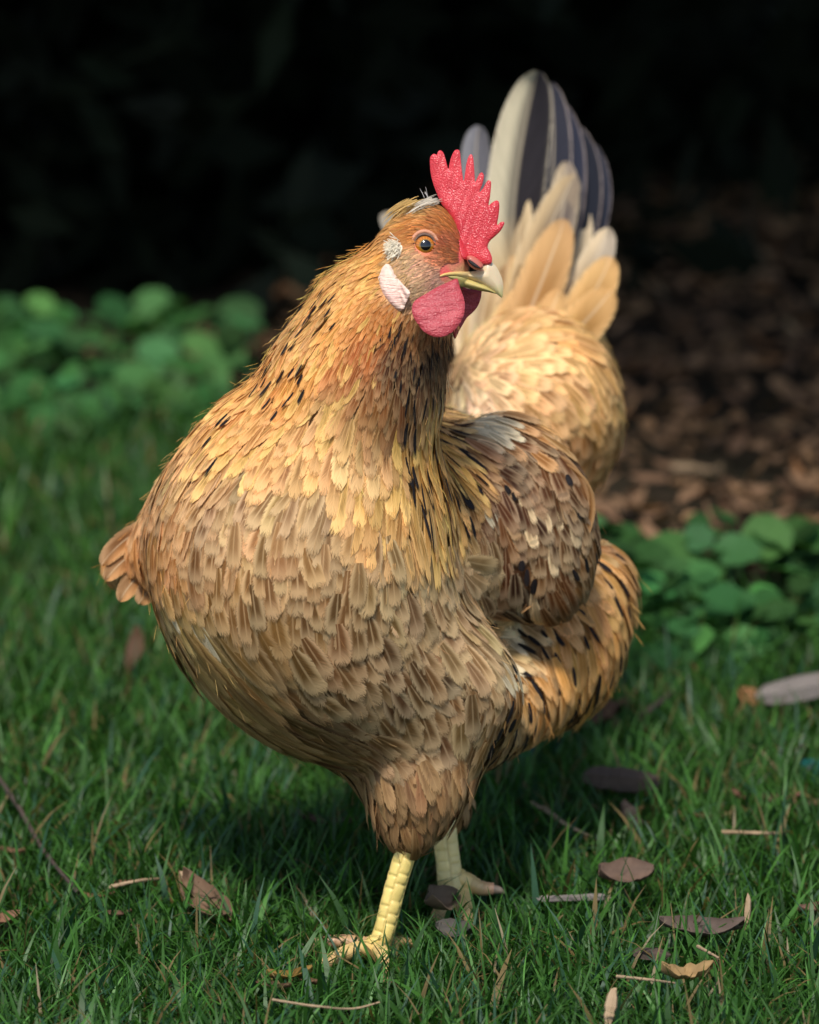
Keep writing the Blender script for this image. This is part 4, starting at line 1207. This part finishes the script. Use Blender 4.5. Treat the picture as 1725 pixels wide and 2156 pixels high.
shrub(1.15, 4.0, .75, .6, 1.6, "dark evergreen shrub behind the leaf litter at the right", group=GR)
# out-of-view evergreen, added so that its crown darkens the bed
TR = bpy.data.objects.new("added_shade_tree", None); scn.collection.objects.link(TR); TR.location = (1.9, 2.7, 0)
tag(TR, "unseen low spreading evergreen added to shade the leaf litter bed", "added_shade_tree")
V, Q = wtube([(0, 0, -.05), (-.05, .02, .5), (-.1, .05, 1.2), (-.2, .0, 2.2)], [.14, .11, .09, .03], 16, 30)
link("trunk", make_mesh("trunk", V, Q, M_BARK), TR)
Vs = []; Qs = []; off = 0
for i in range(12):
    a = i * 1.3; ln_ = rng.uniform(1.3, 3.0)
    V, Q = wtube([(-.05, .02, .7 + i * .09), (math.cos(a) * ln_ * .5, math.sin(a) * ln_ * .35, .95 + i * .1), (math.cos(a) * ln_, math.sin(a) * ln_ * .6, 1.1 + i * .09)], [.05, .035, .01])
    Vs.append(V); Qs.append(Q + off); off += len(V)
link("branches", make_mesh("branches", np.concatenate(Vs), np.concatenate(Qs), M_BARK), TR)
def crown(n):
    x = rng.uniform(-3.2, 2.8, n * 2); y = rng.uniform(.2, 6.0, n * 2); z = 1.12 + 1.0 * rng.random(n * 2) ** 1.3
    front_ = np.interp(x, [-3.2, -.46, .14, .5, 3], [1.3, 1.2, .38, .34, .3])  # front edge shaped to set where the shade on the bed begins
    k = (y > front_ + .12 * rng.random(n * 2) + (z - 1.12) * .40)
    x, y, z = x[k], y[k], z[k]
    return np.stack([x - 1.9, y - 2.7, z], 1)
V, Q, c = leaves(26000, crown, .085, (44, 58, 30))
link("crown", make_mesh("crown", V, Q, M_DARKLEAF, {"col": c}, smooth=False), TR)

# ---- dry leaves, bark and twigs lying in the grass
def mat_wood(name, a, b):
    t = NT(name); o = t.obj()
    mp = t.n("ShaderNodeMapping"); t.l(o, mp.inputs[0]); mp.inputs["Scale"].default_value = (60, 500, 500)
    n = t.noise(mp.outputs[0], 1.0, 4, .6)
    t.setin(t.b.inputs["Base Color"], t.mix(n, a, b)); t.b.inputs["Roughness"].default_value = .8
    t.l(t.bump(n, .6, .001), t.b.inputs["Normal"]); return t.m
M_WOOD = mat_wood("pale wood chip", (.30, .19, .10), (.46, .32, .19))
M_DBARK = mat_wood("dark bark chip", (.035, .022, .015), (.10, .065, .045))
M_GBARK = mat_wood("grey bark chip", (.10, .085, .075), (.24, .20, .17))
def put(px, py, z): return Gd(px, py, z)
def leafobj(px, py, l, wd, colr, rz, label, curl=.35, tx=0., ty=0., z=.012, lobes=False):
    V, Q = dry_leaf_geo(l, wd, curl, 14, .06)
    if lobes: V[:, 1] *= 1 + .35 * np.sin(V[:, 0] / l * 22)
    n_ = len(V); V2 = V.copy(); V2[:, 2] -= .0005
    idx = np.arange(n_).reshape(-1, 5)
    rimi = np.concatenate([idx[0], idx[1:, -1], idx[-1, ::-1][1:], idx[::-1][1:-1, 0]])
    rq = np.array([(rimi[i], rimi[(i + 1) % len(rimi)], rimi[(i + 1) % len(rimi)] + n_, rimi[i] + n_) for i in range(len(rimi))])
    V3 = np.concatenate([V, V2]); Q3 = np.concatenate([Q, Q[:, ::-1] + n_, rq[:, ::-1]])
    cc = np.tile(s2l(colr), (len(V3), 1)) * .6 * np.exp(rng.normal(0, .06, (len(V3), 1)))
    vein = np.tile(np.arange(5) == 2, len(V) // 5); vein = np.concatenate([vein, vein]); cc[vein] *= 1.25
    o = link("dry_leaf", make_mesh("dry_leaf", V3, Q3, M_DRY, {"col": cc}), None, put(px, py, z), (tx, ty, rz))
    return tag(o, label, "leaf", "dry leaves lying in the grass")
def chip(px, py, l, wd, th, mat, rot, label, z=.018, name="wood_chip", cat="wood chip"):
    n_ = 9; V = []; us = [(-1, -.5), (-.8, .5), (-.1, .9), (.8, .55), (1, -.4), (.1, -1)]
    for a in np.linspace(-.5, .5, n_):
        e = 1 - .45 * abs(a * 2) ** 4 + .08 * rng.normal()
        for (u, v_) in us:
            V.append((a * l + .05 * l * rng.normal() * (abs(a) > .45), u * wd / 2 * e, v_ * th / 2 * e))
    idx = np.arange(n_ * 6).reshape(n_, 6); F = []
    for i in range(n_ - 1):
        for j in range(6): F.append((idx[i, j], idx[i, (j + 1) % 6], idx[i + 1, (j + 1) % 6], idx[i + 1, j]))
    F.append(tuple(idx[0][::-1])); F.append(tuple(idx[-1]))
    o = link(name, make_mesh(name, np.array(V), [tuple(int(x) for x in f) for f in F], mat, smooth=False), None, put(px, py, z), rot)
    return tag(o, label, cat, "wood and bark chips in the grass")
def twig(pts, r, label, mat=M_BARK, name="twig", z=.02):
    P_ = np.array([put(x, y, z + .004 * math.sin(i * 2.1)) for i, (x, y) in enumerate(pts)]); c0 = P_.mean(0)
    rr = np.linspace(r, r * .6, len(pts))
    V, Q, _, _ = tube(P_ - c0, rr, 40, 8, None, front=(0, 0, 1))
    V = V + rng.normal(0, r * .08, V.shape)
    o = link(name, make_mesh(name, V, Q, mat), None, c0)
    return tag(o, label, name, "twigs and straws in the grass")
leafobj(435, 1915, .046, .020, (140, 110, 86), -.9, "tan dry leaf with a long stalk end, left of the hen's feet", .4, .25, .3, .014)
chip(410, 1880, .030, .006, .002, M_WOOD, (.2, .6, -1.0), "flat tan wood splinter beside the dry leaf left of the feet", .020)
twig([(-5, 1635), (40, 1700), (90, 1788), (150, 1862), (165, 1880)], .0016, "long thin brown twig curving through the grass at the left edge", M_DBARK)
twig([(230, 1868), (290, 1855), (345, 1850)], .0012, "pinkish straw lying level in the grass at the left", M_WOOD, "straw")
leafobj(270, 1862, .016, .006, (180, 128, 98), .2, "small torn tan leaf on the level straw at the left", .3)
leafobj(200, 1890, .022, .006, (160, 112, 84), -.1, "narrow brown leaf at the end of the long twig", .3)
leafobj(5, 1945, .022, .014, (170, 124, 96), .5, "pale leaf cut by the left edge of the photo", .3)
leafobj(243, 1928, .018, .007, (140, 104, 84), .1, "dim brown leaf in the grass at the lower left", .3)
leafobj(25, 1795, .016, .006, (160, 118, 90), -.3, "little tan leaf under the long twig at the left edge", .3)
leafobj(610, 2058, .024, .010, (176, 138, 70), .3, "mustard yellow leaf in the grass before the near foot", .3, z=.016)
leafobj(575, 2080, .020, .007, (150, 112, 86), -.3, "dull brown leaf in front of the mustard yellow leaf", .3, z=.014)
leafobj(650, 2068, .018, .006, (150, 112, 84), -.8, "narrow brown leaf right of the mustard yellow leaf", .3, z=.014)
leafobj(918, 1905, .022, .018, (146, 122, 96), .8, "pinkish grey leaf leaning on the far foot", .4, .6, .2, .020)
leafobj(958, 1965, .020, .014, (100, 94, 86), -.3, "slate grey leaf below the far foot", .3, .4, 0, .018)
leafobj(815, 1745, .022, .010, (180, 132, 110), -1.0, "pink brown leaf left of the feathered thigh", .4, .4, .3)
leafobj(690, 1735, .036, .010, (126, 98, 84), -.35, "long dim brown leaf in the grass left of the thigh", .3)
leafobj(980, 1792, .012, .008, (150, 120, 110), .4, "small grey pink leaf just right of the far leg", .3)
leafobj(1318, 1848, .030, .022, (128, 104, 88), .15, "diamond shaped grey brown leaf right of the feet", .25, .3, 0, .026)
chip(1205, 1890, .040, .005, .004, M_GBARK, (0, 0, .12), "thin grey bark strip left below the diamond shaped leaf", .018)
chip(1573, 1930, .022, .0032, .0028, M_WOOD, (0, -1.25, 1.3), "thin pale wood stick standing upright in the grass at the right", .022)
chip(1286, 2120, .018, .0055, .003, M_WOOD, (.3, -1.1, 1.2), "short pale wood chip standing in the front grass", .024)
leafobj(1445, 2060, .026, .009, (196, 160, 108), .15, "curled sandy leaf in the front grass at the right", .6, .3, 0, .026, True)
leafobj(1478, 1965, .044, .018, (120, 102, 90), -.1, "large greyish leaf sunk in the grass at the right", .3, .2, 0, .020)
chip(1372, 2008, .018, .010, .006, M_DBARK, (.1, .1, .1), "dark brown bark block in the grass at the right", .020)
twig([(1470, 1993), (1515, 2018)], .0010, "short yellow straw above the curled sandy leaf", M_WOOD, "straw", .030)
twig([(1300, 2056), (1360, 2062), (1420, 2070)], .0009, "yellow straw left of the curled sandy leaf", M_WOOD, "straw", .030)
leafobj(1612, 1692, .044, .014, (150, 104, 88), -.12, "reddish brown leaf before the teal plastic piece", .3)
leafobj(1700, 1698, .020, .010, (150, 120, 104), .1, "pale leaf at the right edge below the teal plastic piece", .3)
leafobj(1655, 1588, .026, .012, (176, 110, 76), .1, "rusty orange leaf above the teal plastic piece", .3)
leafobj(1600, 1482, .034, .016, (186, 132, 88), -.6, "light tan leaf beside the grey bark at the right", .35, .4)
chip(1690, 1447, .060, .022, .014, M_GBARK, (.1, -.15, .25), "big grey piece of bark at the right edge below the ground cover", .030)
chip(1306, 1640, .042, .016, .016, M_DBARK, (.1, .1, -.05), "dark brown bark lump in the grass below the tail", .028)
leafobj(1310, 1672, .030, .012, (168, 132, 82), .1, "yellowish leaf under the dark bark lump", .3)
chip(1330, 1722, .020, .008, .010, M_DBARK, (.1, 1.1, .2), "small upright dark bark chip in front of the yellowish leaf", .020)
leafobj(1300, 1712, .030, .007, (176, 138, 94), -.15, "narrow sandy leaf beside the small upright bark chip", .3)
leafobj(1716, 1920, .020, .012, (160, 122, 104), .3, "pinkish leaf cut by the right edge of the photo", .3)
twig([(1520, 1752), (1600, 1754), (1655, 1756)], .0012, "level yellow straw in the grass at the right", M_WOOD, "straw")
twig([(1145, 1700), (1190, 1735), (1245, 1762)], .0014, "tan twig in the grass right of the thigh", M_WOOD)
twig([(1350, 1510), (1385, 1482), (1420, 1455)], .0022, "brown twig leaning up to the right below the ground cover", M_DBARK)
twig([(1120, 1690), (1175, 1722)], .0010, "short straw just above the tan twig", M_WOOD, "straw")
leafobj(1225, 1530, .050, .020, (112, 82, 62), .5, "large dull brown leaf on the ground behind the flank", .4, .3)
leafobj(1270, 1495, .036, .014, (134, 96, 72), -.5, "reddish dull leaf above the large leaf behind the flank", .4, .3)
leafobj(1500, 1725, .022, .008, (160, 136, 90), .1, "small straw coloured leaf left of the level yellow straw", .3)
leafobj(287, 1370, .030, .012, (112, 84, 62), 1.2, "upright rusty leaf in the grass left of the belly", .3, 0, -1.0, .03)
twig([(575, 2105), (660, 2118), (740, 2124), (800, 2110)], .0007, "fine dry stem lying across the front grass below the near foot", M_WOOD, "straw", .030)

# teal plastic bits
tm = NT("teal plastic"); tm.setin(tm.b.inputs["Base Color"], tm.mix(tm.noise(tm.obj(), 80, 3), (.004, .07, .07), (.01, .12, .12))); tm.b.inputs["Roughness"].default_value = .4
def lug(px, py, l, wd, h, label, rz, z):
    n_ = 20; V = []
    for lev, (zz, s_) in enumerate(((0, .9), (.0015, 1), (h - .0015, 1), (h, .9))):
        for i in range(n_):
            a = 2 * math.pi * i / n_; ca, sa = math.cos(a), math.sin(a)
            V.append((np.sign(ca) * abs(ca) ** .45 * l / 2 * s_, np.sign(sa) * abs(sa) ** .45 * wd / 2 * s_, zz))
    F = [(l_ * n_ + i, l_ * n_ + (i + 1) % n_, (l_ + 1) * n_ + (i + 1) % n_, (l_ + 1) * n_ + i) for l_ in range(3) for i in range(n_)]
    F += [tuple(range(n_))[::-1], tuple(range(3 * n_, 4 * n_))]
    return tag(link("plastic_block", make_mesh("plastic_block", np.array(V), F, tm.m, smooth=False), None, put(px, py, z), (.1, .05, rz)), label, "plastic piece", "teal plastic pieces in the grass")
lug(1722, 1652, .022, .014, .014, "teal plastic piece cut by the right edge of the photo", .2, .006)
lug(1092, 1592, .020, .012, .010, "dark teal plastic piece half hidden behind the belly", -.2, .008)
print("objects", len(scn.objects))
